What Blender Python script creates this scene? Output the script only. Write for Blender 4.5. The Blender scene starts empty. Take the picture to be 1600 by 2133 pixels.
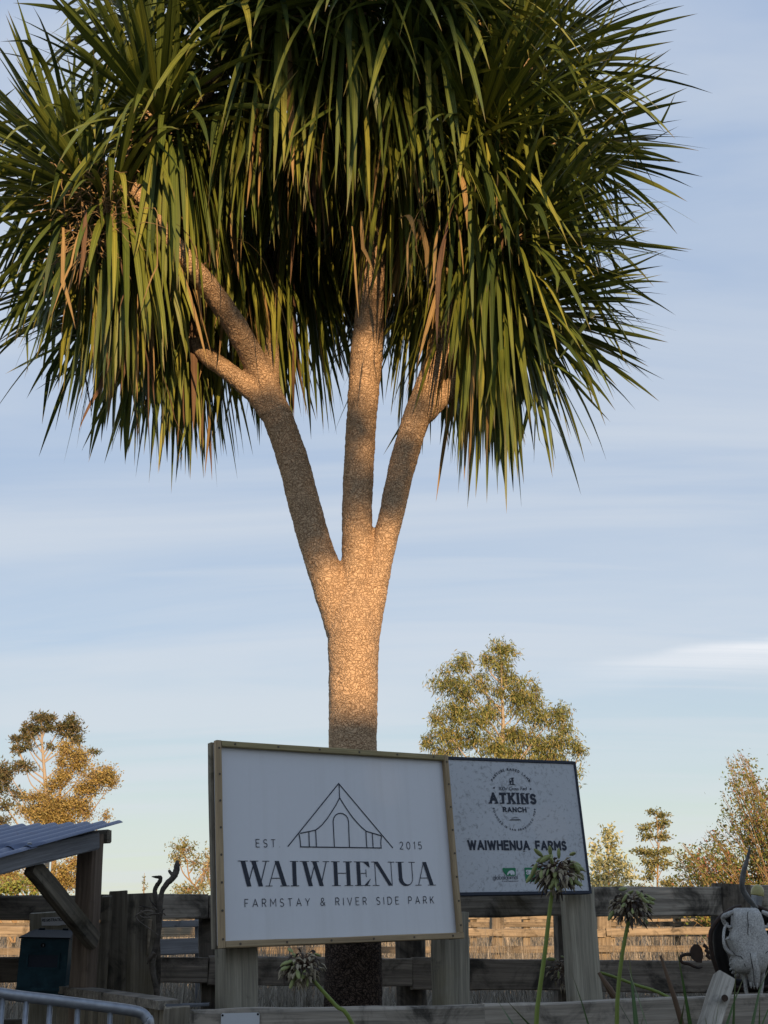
import bpy, math, random
import numpy as np
from mathutils import Vector, Matrix, noise as mnoise

# ---------------------------------------------------------------- camera, sky, sun, exposure
scene = bpy.context.scene
R_ = math.radians
F = 2600.0                                   # focal length in photograph pixels (1600 x 2133)
CW, CH = 800.0, 1066.5
PITCH, ROLL = math.atan((1885 - CH) / F), R_(-0.86)
EYE = Vector((0, 0, 1.5))
CAMROT = Matrix.Rotation(R_(90) + PITCH, 3, 'X') @ Matrix.Rotation(ROLL, 3, 'Z')
cam_data = bpy.data.cameras.new('camera')
cam = bpy.data.objects.new('camera', cam_data)
scene.collection.objects.link(cam)
cam.location = EYE
cam.rotation_euler = CAMROT.to_euler()
cam_data.sensor_fit = 'VERTICAL'
cam_data.sensor_height = 24.0
cam_data.lens = 24.0 * F / 2133.0
cam_data.clip_start, cam_data.clip_end = 0.05, 5000
scene.camera = cam

SUN_EL, SUN_AZ = R_(14.0), R_(15.0)           # behind the viewer, a little to the right
SUN_DIR = Vector((math.sin(SUN_AZ) * math.cos(SUN_EL), -math.cos(SUN_AZ) * math.cos(SUN_EL), math.sin(SUN_EL)))
sun_data = bpy.data.lights.new('sun', 'SUN')
sun_data.energy, sun_data.angle, sun_data.color = 5.0, R_(0.5), (1.0, 0.66, 0.36)
sun = bpy.data.objects.new('sun', sun_data)
scene.collection.objects.link(sun)
sun.rotation_euler = SUN_DIR.to_track_quat('Z', 'Y').to_euler()
sun.location = (3, -10, 12)

world = bpy.data.worlds.new('World')
scene.world = world
world.use_nodes = True
def math_w(N, L, op, a, b):
    m = N('ShaderNodeMath'); m.operation = op
    for i, x in ((0, a), (1, b)):
        if isinstance(x, (int, float)): m.inputs[i].default_value = x
        else: L(x, m.inputs[i])
    return m.outputs[0]
def build_world():
    nt = world.node_tree
    nt.nodes.clear()
    N = nt.nodes.new
    L = nt.links.new
    out = N('ShaderNodeOutputWorld'); bg = N('ShaderNodeBackground')
    sky = N('ShaderNodeTexSky'); sky.sky_type = 'NISHITA'; sky.sun_disc = False
    sky.sun_elevation = SUN_EL; sky.sun_rotation = math.pi - SUN_AZ
    sky.air_density, sky.dust_density, sky.ozone_density = 1.0, 1.2, 1.6
    tc = N('ShaderNodeTexCoord'); sep = N('ShaderNodeSeparateXYZ')
    L(tc.outputs['Generated'], sep.inputs[0])
    # evening haze: the clear sky whitens towards the horizon, the same all the way round
    hz = N('ShaderNodeValToRGB')
    L(sep.outputs['Z'], hz.inputs[0])
    cr = hz.color_ramp
    cr.elements[0].position = 0.0; cr.elements[0].color = (7.7, 8.0, 6.2, 1)
    cr.elements[1].position = 0.72; cr.elements[1].color = (2.4, 3.9, 6.9, 1)
    for p, c in ((0.034, (7.0, 7.8, 6.9)), (0.1, (6.0, 7.1, 7.6)), (0.2, (5.0, 6.2, 7.8)), (0.29, (4.7, 5.8, 7.5)), (0.40, (4.2, 5.4, 7.4)), (0.55, (3.2, 4.6, 7.1))):
        e = cr.elements.new(p); e.color = (*c, 1)
    m1 = N('ShaderNodeMixRGB'); m1.inputs[0].default_value = 0.85
    L(sky.outputs[0], m1.inputs[1]); L(hz.outputs[0], m1.inputs[2])
    # thin cloud: direction projected to a flat layer, stretched into streaks
    dv = N('ShaderNodeMath'); dv.operation = 'ADD'; dv.inputs[1].default_value = 0.16
    L(sep.outputs['Z'], dv.inputs[0])
    dx = N('ShaderNodeMath'); dx.operation = 'DIVIDE'; L(sep.outputs['X'], dx.inputs[0]); L(dv.outputs[0], dx.inputs[1])
    dy = N('ShaderNodeMath'); dy.operation = 'DIVIDE'; L(sep.outputs['Y'], dy.inputs[0]); L(dv.outputs[0], dy.inputs[1])
    cb = N('ShaderNodeCombineXYZ'); L(dx.outputs[0], cb.inputs[0]); L(dy.outputs[0], cb.inputs[1])
    def cloud(sx, sy, rot, off, scale, detail, lo, hi, rough=.55, dist=.6):
        mp = N('ShaderNodeMapping'); mp.inputs['Scale'].default_value = (sx, sy, 1)
        mp.inputs['Rotation'].default_value = (0, 0, rot); mp.inputs['Location'].default_value = off
        L(cb.outputs[0], mp.inputs[0])
        nz = N('ShaderNodeTexNoise'); nz.inputs['Scale'].default_value = scale; nz.inputs['Detail'].default_value = detail
        nz.inputs['Roughness'].default_value = rough; nz.inputs['Distortion'].default_value = dist
        L(mp.outputs[0], nz.inputs['Vector'])
        r = N('ShaderNodeMapRange'); r.interpolation_type = 'SMOOTHSTEP'
        r.inputs[1].default_value = lo; r.inputs[2].default_value = hi
        L(nz.outputs[0], r.inputs[0])
        return r.outputs[0]
    a = cloud(.42, 1.5, R_(5), (3.1, 1.7, 0), 1.25, 6, .33, .68)
    b = cloud(.35, 3.0, R_(-4), (8.2, 4.4, 0), 1.9, 6, .46, .7, .5)
    ma = N('ShaderNodeMath'); ma.operation = 'MULTIPLY'; ma.inputs[1].default_value = .62; L(a, ma.inputs[0])
    mb = N('ShaderNodeMath'); mb.operation = 'MULTIPLY'; mb.inputs[1].default_value = .4; L(b, mb.inputs[0])
    mx = N('ShaderNodeMath'); mx.operation = 'MAXIMUM'; L(ma.outputs[0], mx.inputs[0]); L(mb.outputs[0], mx.inputs[1])
    m2 = N('ShaderNodeMixRGB'); L(mx.outputs[0], m2.inputs[0]); L(m1.outputs[0], m2.inputs[1])
    m2.inputs[2].default_value = (6.7, 7.15, 7.7, 1)
    # one long bright streak of cloud low on the right
    d1 = (CAMROT @ Vector(((1640 - CW) / F, (CH - 1328) / F, -1))).normalized(); d0 = (CAMROT @ Vector(((1080 - CW) / F, (CH - 1400) / F, -1))).normalized()
    t0, t1 = d0.x / d0.y, d1.x / d1.y
    az = N('ShaderNodeMath'); az.operation = 'DIVIDE'; L(sep.outputs['X'], az.inputs[0]); L(sep.outputs['Y'], az.inputs[1])
    line = N('ShaderNodeMapRange'); line.clamp = False
    for i_, v_ in ((1, t0), (2, t1), (3, d0.z), (4, d1.z)): line.inputs[i_].default_value = v_
    L(az.outputs[0], line.inputs[0])
    wob = N('ShaderNodeTexNoise'); wob.inputs['Scale'].default_value = 14; wob.inputs['Detail'].default_value = 6; L(tc.outputs['Generated'], wob.inputs['Vector'])
    wb = math_w(N, L, 'MULTIPLY', math_w(N, L, 'SUBTRACT', wob.outputs[0], .5), .014)
    dd = math_w(N, L, 'ADD', math_w(N, L, 'SUBTRACT', sep.outputs['Z'], line.outputs[0]), wb)
    up = N('ShaderNodeMapRange'); up.interpolation_type = 'SMOOTHSTEP'; up.inputs[1].default_value = .006; up.inputs[2].default_value = -.003; L(dd, up.inputs[0])
    dn = N('ShaderNodeMapRange'); dn.interpolation_type = 'SMOOTHSTEP'; dn.inputs[1].default_value = -.03; dn.inputs[2].default_value = -.002; L(dd, dn.inputs[0])
    lf = N('ShaderNodeMapRange'); lf.interpolation_type = 'SMOOTHSTEP'; lf.inputs[1].default_value = t0; lf.inputs[2].default_value = t0 + (t1 - t0) * .95; L(az.outputs[0], lf.inputs[0])
    rt = N('ShaderNodeMapRange'); rt.interpolation_type = 'SMOOTHSTEP'; rt.inputs[1].default_value = t1 + .45; rt.inputs[2].default_value = t1 + .1; L(az.outputs[0], rt.inputs[0])
    fr = N('ShaderNodeMath'); fr.operation = 'GREATER_THAN'; fr.inputs[1].default_value = 0; L(sep.outputs['Y'], fr.inputs[0])
    k = fr.outputs[0]
    for z_ in (up, dn, lf, rt): k = math_w(N, L, 'MULTIPLY', k, z_.outputs[0])
    fib = cloud(.25, 9.0, R_(-3), (1.2, 2.4, 0), 2.2, 8, .32, .62, .65, .3)
    k = math_w(N, L, 'MULTIPLY', k, math_w(N, L, 'ADD', math_w(N, L, 'MULTIPLY', fib, .45), .4))
    m3 = N('ShaderNodeMixRGB'); L(k, m3.inputs[0]); L(m2.outputs[0], m3.inputs[1]); m3.inputs[2].default_value = (8.6, 8.8, 9.2, 1)
    L(m3.outputs[0], bg.inputs[0]); bg.inputs[1].default_value = 0.087
    L(bg.outputs[0], out.inputs[0])
build_world()
scene.view_settings.view_transform = 'Standard'
scene.view_settings.look = 'None'
scene.view_settings.exposure = 0.25
scene.view_settings.gamma = 1.0
scene.view_settings.use_curve_mapping = False

# ---------------------------------------------------------------- helpers
COL = scene.collection
rng = np.random.default_rng(7)
random.seed(7)

def ray(px, py):
    return CAMROT @ Vector(((px - CW) / F, (CH - py) / F, -1.0))
def at(px, py, Y):
    """the point of the place seen at photograph pixel (px, py) that lies Y metres in front of the viewer"""
    d = ray(px, py)
    return EYE + d * (Y / d.y)
def scale_at(P):
    """photograph pixels per metre at a point"""
    return F / -((CAMROT.transposed() @ (Vector(P) - EYE)).z)
def lerp(a, b, t): return a + (b - a) * t

def empty(name, loc, label=None, cat=None, group=None):
    o = bpy.data.objects.new(name, None)
    COL.objects.link(o); o.location = loc; o.empty_display_size = .1
    if label: o['label'] = label
    if cat: o['category'] = cat
    if group: o['group'] = group
    return o
def tag(o, label, cat=None, group=None, kind=None):
    o['label'] = label
    if cat: o['category'] = cat
    if group: o['group'] = group
    if kind: o['kind'] = kind
    return o
WORLD = {}
def adopt(o, parent, M=None):
    """link o with world matrix M under parent"""
    M = M or Matrix.Identity(4)
    COL.objects.link(o)
    WORLD[o.name] = M
    if parent is None:
        o.matrix_basis = M
    else:
        PM = WORLD.get(parent.name) or Matrix.Translation(parent.location)
        o.parent = parent
        o.matrix_basis = PM.inverted() @ M
    return o

class MB:
    def __init__(s): s.v, s.f, s.m = [], [], []
    def add(s, vs, fs, mi=0):
        n = len(s.v)
        s.v += [tuple(p) for p in vs]
        s.f += [tuple(n + i for i in f) for f in fs]
        s.m += [mi] * len(fs)
        return s
    def box(s, c, size, M=None, mi=0):
        cx, cy, cz = c; hx, hy, hz = [k / 2 for k in size]
        vs = [Vector((cx + a * hx, cy + b * hy, cz + d * hz)) for a in (-1, 1) for b in (-1, 1) for d in (-1, 1)]
        if M is not None: vs = [M @ p for p in vs]
        return s.add(vs, [(0, 1, 3, 2), (4, 6, 7, 5), (0, 4, 5, 1), (2, 3, 7, 6), (0, 2, 6, 4), (1, 5, 7, 3)], mi)
    def tube(s, pts, rad, n=8, mi=0, cap=True, jit=0., flat=1.0):
        pts = [Vector(p) for p in pts]
        if not hasattr(rad, '__len__'): rad = [rad] * len(pts)
        rings = []
        ref = None
        for i, p in enumerate(pts):
            t = (pts[min(i + 1, len(pts) - 1)] - pts[max(i - 1, 0)])
            t = t.normalized() if t.length > 1e-9 else Vector((0, 0, 1))
            if ref is None:
                ref = t.cross(Vector((0, 0, 1)) if abs(t.z) < .9 else Vector((1, 0, 0))).normalized()
            else:
                ref = (ref - t * ref.dot(t)).normalized()
            b = t.cross(ref)
            rings.append([p + (ref * math.cos(k * 2 * math.pi / n) + b * flat * math.sin(k * 2 * math.pi / n)) * rad[i] * (1 + jit * random.uniform(-1, 1)) for k in range(n)])
        vs = [q for r in rings for q in r]
        fs = [(i * n + k, i * n + (k + 1) % n, (i + 1) * n + (k + 1) % n, (i + 1) * n + k) for i in range(len(pts) - 1) for k in range(n)]
        if cap:
            fs += [tuple(range(n - 1, -1, -1)), tuple((len(pts) - 1) * n + k for k in range(n))]
        return s.add(vs, fs, mi)
    def loft(s, rings, mi=0, cap=True):
        n = len(rings[0])
        vs = [q for r in rings for q in r]
        fs = [(i * n + k, i * n + (k + 1) % n, (i + 1) * n + (k + 1) % n, (i + 1) * n + k) for i in range(len(rings) - 1) for k in range(n)]
        if cap: fs += [tuple(range(n - 1, -1, -1)), tuple((len(rings) - 1) * n + k for k in range(n))]
        return s.add(vs, fs, mi)
    def mesh(s, name, mats, smooth=False):
        me = bpy.data.meshes.new(name)
        me.from_pydata(s.v, [], s.f)
        for m in (mats if isinstance(mats, (list, tuple)) else [mats]): me.materials.append(m)
        if any(s.m): me.polygons.foreach_set('material_index', s.m)
        if smooth: me.polygons.foreach_set('use_smooth', [True] * len(s.f))
        me.validate(); me.update()
        return me
    def build(s, name, mats, parent=None, M=None, smooth=False):
        return adopt(bpy.data.objects.new(name, s.mesh(name, mats, smooth)), parent, M)

def np_mesh(name, V, Fq, mats, mat_idx=None, uv=None, smooth=False):
    """mesh from arrays: V (n,3), Fq (m,k) with k = 3 or 4"""
    me = bpy.data.meshes.new(name)
    k = Fq.shape[1]
    me.vertices.add(len(V)); me.vertices.foreach_set('co', np.ascontiguousarray(V, dtype=np.float32).ravel())
    me.loops.add(Fq.size); me.loops.foreach_set('vertex_index', Fq.ravel().astype(np.int32))
    me.polygons.add(len(Fq)); me.polygons.foreach_set('loop_start', np.arange(0, Fq.size, k, dtype=np.int32))
    for m in mats: me.materials.append(m)
    if mat_idx is not None: me.polygons.foreach_set('material_index', mat_idx.astype(np.int32))
    if smooth: me.polygons.foreach_set('use_smooth', np.ones(len(Fq), dtype=bool))
    if uv is not None:
        l = me.uv_layers.new(name='uv')
        l.data.foreach_set('uv', uv[Fq.ravel()].astype(np.float32).ravel())
    me.update(calc_edges=True)
    return me

# ---------------------------------------------------------------- materials
MATS = {}
def mat(name, fn):
    m = bpy.data.materials.new(name); m.use_nodes = True
    nt = m.node_tree
    fn(nt, nt.nodes['Principled BSDF'], nt.nodes.new, nt.links.new)
    MATS[name] = m
    return m
def ramp(N, pts):
    r = N('ShaderNodeValToRGB'); cr = r.color_ramp
    cr.elements[0].position, cr.elements[0].color = pts[0][0], (*pts[0][1], 1)
    cr.elements[1].position, cr.elements[1].color = pts[-1][0], (*pts[-1][1], 1)
    for p, c in pts[1:-1]:
        e = cr.elements.new(p); e.color = (*c, 1)
    return r
def coords(N, L, scale=(1, 1, 1), rnd=True):
    tc = N('ShaderNodeTexCoord'); mp = N('ShaderNodeMapping'); mp.inputs['Scale'].default_value = scale
    if rnd:
        oi = N('ShaderNodeObjectInfo'); ml = N('ShaderNodeMath'); ml.operation = 'MULTIPLY'; ml.inputs[1].default_value = 37.0
        L(oi.outputs['Random'], ml.inputs[0])
        ad = N('ShaderNodeVectorMath'); ad.operation = 'ADD'
        L(tc.outputs['Object'], ad.inputs[0]); L(ml.outputs[0], ad.inputs[1]); L(ad.outputs[0], mp.inputs[0])
    else:
        L(tc.outputs['Object'], mp.inputs[0])
    return mp.outputs[0]
def noise_tex(N, L, vec, scale, detail=4, rough=.55, dist=0.):
    n = N('ShaderNodeTexNoise'); n.inputs['Scale'].default_value = scale; n.inputs['Detail'].default_value = detail
    n.inputs['Roughness'].default_value = rough; n.inputs['Distortion'].default_value = dist
    L(vec, n.inputs['Vector'])
    return n.outputs[0]
def mixc(N, L, fac, a, b, mode='MIX'):
    m = N('ShaderNodeMixRGB'); m.blend_type = mode
    for i, x in ((0, fac), (1, a), (2, b)):
        if isinstance(x, (int, float)): m.inputs[i].default_value = x
        elif isinstance(x, tuple): m.inputs[i].default_value = (*x, 1)
        else: L(x, m.inputs[i])
    return m.outputs[0]
def bump(N, L, P, h, strength, dist=.01):
    b = N('ShaderNodeBump'); b.inputs['Strength'].default_value = strength; b.inputs['Distance'].default_value = dist
    L(h, b.inputs['Height']); L(b.outputs[0], P.inputs['Normal'])
def math_node(N, L, op, a, b):
    m = N('ShaderNodeMath'); m.operation = op
    for i, x in ((0, a), (1, b)):
        if isinstance(x, (int, float)): m.inputs[i].default_value = x
        else: L(x, m.inputs[i])
    return m.outputs[0]

def wood(name, dark, light, mould=.5, mcol=(.012, .011, .009), moss=None, grain=1., rough=.85, var=.35):
    """weathered timber, grain along local X"""
    def fn(nt, P, N, L):
        v1 = coords(N, L, (1.5, 42 * grain, 42 * grain)); v2 = coords(N, L, (1, 1, 1)); v3 = coords(N, L, (6, 160, 160))
        g = noise_tex(N, L, v1, 1.0, 6, .6, .4)
        fine = noise_tex(N, L, v3, 1.0, 3, .6)
        c = ramp(N, [(.25, dark), (.75, light)]); L(g, c.inputs[0])
        c2 = mixc(N, L, .55, c.outputs[0], fine, 'OVERLAY')
        pn = noise_tex(N, L, v2, 5.5, 7, .68, .5)
        r = N('ShaderNodeMapRange'); r.inputs[1].default_value = .62 - .3 * mould; r.inputs[2].default_value = .78 - .2 * mould
        r.interpolation_type = 'SMOOTHSTEP'; L(pn, r.inputs[0])
        fac = math_node(N, L, 'MULTIPLY', r.outputs[0], .85 if mould > 0 else 0)
        c3 = mixc(N, L, fac, c2, mcol)
        if moss:
            mn = noise_tex(N, L, v2, 3.1, 5, .6, .2)
            r2 = N('ShaderNodeMapRange'); r2.inputs[1].default_value = .52; r2.inputs[2].default_value = .72; L(mn, r2.inputs[0])
            c3 = mixc(N, L, math_node(N, L, 'MULTIPLY', r2.outputs[0], .6), c3, moss)
        oi = N('ShaderNodeObjectInfo')
        hv = N('ShaderNodeHueSaturation'); L(c3, hv.inputs['Color'])
        val = N('ShaderNodeMapRange'); val.inputs[3].default_value = 1 - var; val.inputs[4].default_value = 1 + var
        L(oi.outputs['Random'], val.inputs[0]); L(val.outputs[0], hv.inputs['Value'])
        L(hv.outputs[0], P.inputs['Base Color'])
        P.inputs['Roughness'].default_value = rough; P.inputs['Specular IOR Level'].default_value = .25
        h = math_node(N, L, 'ADD', g, math_node(N, L, 'MULTIPLY', fine, .5))
        bump(N, L, P, h, .55, .004)
    return mat(name, fn)

wood('fence_wood', (.11, .096, .076), (.42, .37, .3), .58, moss=(.10, .075, .03))
wood('fence_wood_pale', (.16, .14, .11), (.44, .385, .31), .5)
wood('dark_wood', (.06, .05, .04), (.27, .228, .178), .58)
wood('post_wood', (.17, .155, .12), (.36, .33, .255), .12, moss=(.2, .17, .09))
wood('grey_wood', (.11, .115, .125), (.2, .205, .215), .12)
wood('brown_post_wood', (.085, .064, .048), (.22, .165, .12), .25)
wood('slab_wood', (.055, .047, .036), (.26, .225, .165), .46, moss=(.15, .12, .06))
wood('lichen_wood', (.08, .068, .05), (.26, .225, .165), .42, moss=(.2, .13, .03))
wood('trim_wood', (.28, .2, .115), (.42, .32, .19), 0.0, rough=.7, var=.08)
wood('trim_wood_green', (.24, .19, .10), (.34, .29, .15), 0.05, rough=.75, var=.08)
wood('bleached_wood', (.13, .12, .1), (.5, .46, .39), .45, mcol=(.05, .045, .04), grain=.7)
wood('driftwood', (.06, .05, .04), (.24, .205, .165), .3, grain=.8)
wood('sunny_wood', (.15, .118, .08), (.38, .315, .225), .45, mcol=(.06, .05, .036))

def flat(name, col, rough=.6, metal=0., spec=.3):
    def fn(nt, P, N, L):
        v = coords(N, L, (1, 1, 1))
        n = noise_tex(N, L, v, 9, 6, .6)
        c = mixc(N, L, math_node(N, L, 'MULTIPLY', n, .35), col, tuple(k * .6 for k in col))
        L(c, P.inputs['Base Color'])
        P.inputs['Roughness'].default_value = rough; P.inputs['Metallic'].default_value = metal
        P.inputs['Specular IOR Level'].default_value = spec
        n2 = noise_tex(N, L, v, 120, 3, .6)
        bump(N, L, P, n2, .12, .002)
    return mat(name, fn)
flat('ink', (.018, .026, .045), .5)
flat('navy_paint', (.022, .03, .05), .55)
flat('logo_green', (.012, .19, .085), .5)
flat('white_print', (.68, .7, .72), .5)
flat('label_white', (.75, .75, .75), .5)
flat('label_ink', (.02, .02, .022), .6)
flat('screw_metal', (.09, .075, .06), .5, .6)
flat('black_hole', (.004, .004, .004), .9)
flat('plate_white', (.62, .63, .63), .4)
flat('lamp_yellow', (.42, .38, .16), .35)
flat('leather', (.016, .013, .011), .7)
flat('lid_paint', (.007, .014, .022), .6, spec=.15)
flat('suture', (.05, .045, .04), .9)
flat('stem_green', (.18, .23, .045), .5)
flat('pod_green', (.27, .3, .11), .5)
flat('pod_dry', (.33, .28, .19), .8)
flat('pod_dark', (.06, .045, .035), .85)
flat('dead_stalk', (.12, .075, .045), .8)
flat('strap_leaf', (.055, .13, .035), .4)
flat('twig_tan', (.34, .23, .12), .85)
flat('twig_grey', (.2, .165, .125), .85)
flat('bark_pale', (.4, .33, .25), .8)
flat('bark_dark', (.12, .09, .065), .85)
flat('corrugate_end', (.1, .1, .1), .5)
def f_sign(nt, P, N, L):
    v = coords(N, L)
    n = noise_tex(N, L, v, 3, 4, .5); n2 = noise_tex(N, L, v, 40, 5, .6)
    c = mixc(N, L, math_node(N, L, 'MULTIPLY', n, .25), (.67, .685, .71), (.57, .585, .615))
    vd = coords(N, L, (14, .7, 1)); dr = noise_tex(N, L, vd, 1.0, 5, .65)
    rd = N('ShaderNodeMapRange'); rd.inputs[1].default_value = .5; rd.inputs[2].default_value = .85; L(dr, rd.inputs[0])
    c = mixc(N, L, math_node(N, L, 'MULTIPLY', rd.outputs[0], .35), c, (.46, .46, .45))
    c = mixc(N, L, math_node(N, L, 'MULTIPLY', n2, .1), c, (.4, .4, .4))
    L(c, P.inputs['Base Color']); P.inputs['Roughness'].default_value = .32
    bump(N, L, P, n, .03, .01)
mat('sign_white', f_sign)
def f_peel(nt, P, N, L):
    v = coords(N, L); vs = coords(N, L, (1.0, 1.0, .45))
    base = noise_tex(N, L, v, 2.2, 5, .6)
    c = mixc(N, L, base, (.58, .6, .62), (.42, .45, .48))
    sp = noise_tex(N, L, vs, 55, 5, .7, .6); area = noise_tex(N, L, v, 4.5, 3, .6)
    s = math_node(N, L, 'ADD', sp, math_node(N, L, 'MULTIPLY', area, .32))
    r = N('ShaderNodeMapRange'); r.inputs[1].default_value = .68; r.inputs[2].default_value = .82; L(s, r.inputs[0])
    c = mixc(N, L, math_node(N, L, 'MULTIPLY', r.outputs[0], .62), c, (.16, .165, .17))
    ch = noise_tex(N, L, v, 11, 6, .7, .8)
    r2 = N('ShaderNodeMapRange'); r2.inputs[1].default_value = .7; r2.inputs[2].default_value = .715; L(ch, r2.inputs[0])
    c = mixc(N, L, r2.outputs[0], c, (.09, .085, .08))
    L(c, P.inputs['Base Color']); P.inputs['Roughness'].default_value = .6
    bump(N, L, P, s, .25, .004)
mat('peeling_white', f_peel)
def f_iron(nt, P, N, L):
    v = coords(N, L)
    n = noise_tex(N, L, v, 22, 6, .65)
    c = ramp(N, [(.3, (.02, .014, .011)), (.75, (.085, .05, .032))]); L(n, c.inputs[0])
    L(c.outputs[0], P.inputs['Base Color']); P.inputs['Roughness'].default_value = .8; P.inputs['Metallic'].default_value = .25
    bump(N, L, P, n, .4, .004)
mat('rusty_iron', f_iron)
def f_galv(nt, P, N, L):
    v = coords(N, L)
    n = noise_tex(N, L, v, 14, 5, .6); vo = N('ShaderNodeTexVoronoi'); vo.inputs['Scale'].default_value = 60; L(v, vo.inputs['Vector'])
    c = mixc(N, L, math_node(N, L, 'MULTIPLY', vo.outputs['Distance'], .8), (.36, .38, .40), (.24, .25, .27))
    L(c, P.inputs['Base Color']); P.inputs['Metallic'].default_value = .75
    r = N('ShaderNodeMapRange'); r.inputs[3].default_value = .34; r.inputs[4].default_value = .6; L(n, r.inputs[0]); L(r.outputs[0], P.inputs['Roughness'])
mat('galvanised', f_galv)
def f_roof(nt, P, N, L):
    v = coords(N, L, (1, 1, 1))
    n = noise_tex(N, L, v, 3, 5, .6); n2 = noise_tex(N, L, v, 30, 5, .65)
    c = mixc(N, L, n, (.10, .14, .24), (.16, .2, .31))
    c = mixc(N, L, math_node(N, L, 'MULTIPLY', n2, .3), c, (.16, .16, .17))
    ru = N('ShaderNodeMapRange'); ru.inputs[1].default_value = .6; ru.inputs[2].default_value = .75; L(noise_tex(N, L, v, 6, 7, .7, .6), ru.inputs[0])
    c = mixc(N, L, math_node(N, L, 'MULTIPLY', ru.outputs[0], .55), c, (.12, .07, .045))
    L(c, P.inputs['Base Color']); P.inputs['Metallic'].default_value = .35; P.inputs['Roughness'].default_value = .5
mat('roof_iron', f_roof)
def f_mail(nt, P, N, L):
    v = coords(N, L)
    n = noise_tex(N, L, v, 16, 7, .7, .4)
    c = ramp(N, [(.3, (.009, .028, .04)), (.6, (.02, .064, .085)), (.8, (.05, .11, .125))]); L(n, c.inputs[0])
    L(c.outputs[0], P.inputs['Base Color']); P.inputs['Roughness'].default_value = .55; P.inputs['Specular IOR Level'].default_value = .2
    bump(N, L, P, n, .1, .003)
mat('teal_paint', f_mail)
def f_bone(nt, P, N, L):
    v = coords(N, L)
    n = noise_tex(N, L, v, 170, 6, .75); n2 = noise_tex(N, L, v, 12, 5, .6)
    s = math_node(N, L, 'ADD', n, math_node(N, L, 'MULTIPLY', n2, .35))
    c = ramp(N, [(.46, (.055, .05, .045)), (.6, (.33, .32, .295)), (.85, (.66, .645, .6))]); L(s, c.inputs[0])
    L(c.outputs[0], P.inputs['Base Color']); P.inputs['Roughness'].default_value = .85
    bump(N, L, P, s, .5, .004)
mat('bone', f_bone)
def f_horn(nt, P, N, L):
    v = coords(N, L, (1, 1, 1))
    n = noise_tex(N, L, v, 18, 6, .6, .5)
    c = ramp(N, [(.3, (.05, .05, .048)), (.8, (.2, .195, .185))]); L(n, c.inputs[0])
    L(c.outputs[0], P.inputs['Base Color']); P.inputs['Roughness'].default_value = .5
    bump(N, L, P, n, .3, .004)
mat('horn_keratin', f_horn)
def f_bark(nt, P, N, L):
    """corky cabbage-tree bark: small blocks between cracks; older, darker and coarser low on the trunk"""
    v = coords(N, L, (1, 1, 1.15), False)
    w = noise_tex(N, L, v, 9, 3, .5)
    wv = N('ShaderNodeMixRGB'); wv.blend_type = 'ADD'; wv.inputs[0].default_value = .085; L(v, wv.inputs[1])
    nzc = N('ShaderNodeTexNoise'); nzc.inputs['Scale'].default_value = 16; L(v, nzc.inputs['Vector']); L(nzc.outputs['Color'], wv.inputs[2])
    def vor(scale, feat='DISTANCE_TO_EDGE'):
        vo = N('ShaderNodeTexVoronoi'); vo.feature = feat; vo.inputs['Scale'].default_value = scale; L(wv.outputs[0], vo.inputs['Vector'])
        return vo
    e1 = vor(68); e2 = vor(38); cell = vor(68, 'F1')
    r1 = N('ShaderNodeMapRange'); r1.inputs[1].default_value = .0; r1.inputs[2].default_value = .15; L(e1.outputs['Distance'], r1.inputs[0])
    r2 = N('ShaderNodeMapRange'); r2.inputs[1].default_value = .0; r2.inputs[2].default_value = .1; L(e2.outputs['Distance'], r2.inputs[0])
    mask = noise_tex(N, L, v, 3.5, 3, .5)
    h = mixc(N, L, mask, r1.outputs[0], math_node(N, L, 'MULTIPLY', r2.outputs[0], r1.outputs[0]))
    crest = ramp(N, [(0, (.1, .055, .028)), (.14, (.3, .19, .105)), (.4, (.53, .365, .22)), (1, (.62, .44, .275))]); L(h, crest.inputs[0])
    blot = noise_tex(N, L, v, 5, 5, .6)
    c = mixc(N, L, math_node(N, L, 'MULTIPLY', blot, .35), crest.outputs[0], (.38, .25, .15))
    st_ = N('ShaderNodeMapRange'); st_.inputs[1].default_value = .52; st_.inputs[2].default_value = .72; L(noise_tex(N, L, v, 11, 6, .65, .8), st_.inputs[0])
    c = mixc(N, L, math_node(N, L, 'MULTIPLY', st_.outputs[0], .4), c, (.2, .125, .075))
    hv = N('ShaderNodeHueSaturation'); L(c, hv.inputs['Color'])
    cv = N('ShaderNodeSeparateColor'); L(cell.outputs['Color'], cv.inputs[0])
    mr = N('ShaderNodeMapRange'); mr.inputs[3].default_value = .88; mr.inputs[4].default_value = 1.1; L(cv.outputs[0], mr.inputs[0]); L(mr.outputs[0], hv.inputs['Value'])
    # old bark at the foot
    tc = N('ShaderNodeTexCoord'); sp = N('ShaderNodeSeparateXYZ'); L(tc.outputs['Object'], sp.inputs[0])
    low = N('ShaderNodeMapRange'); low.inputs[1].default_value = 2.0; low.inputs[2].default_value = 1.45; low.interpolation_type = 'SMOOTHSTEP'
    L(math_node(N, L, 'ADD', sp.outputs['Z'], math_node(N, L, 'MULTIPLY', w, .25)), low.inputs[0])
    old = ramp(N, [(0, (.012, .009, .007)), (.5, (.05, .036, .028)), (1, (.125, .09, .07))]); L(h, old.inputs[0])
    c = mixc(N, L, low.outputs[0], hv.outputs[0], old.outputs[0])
    L(c, P.inputs['Base Color']); P.inputs['Roughness'].default_value = .9; P.inputs['Specular IOR Level'].default_value = .15
    bump(N, L, P, h, .7, .006)
mat('cabbage_bark', f_bark)

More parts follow.
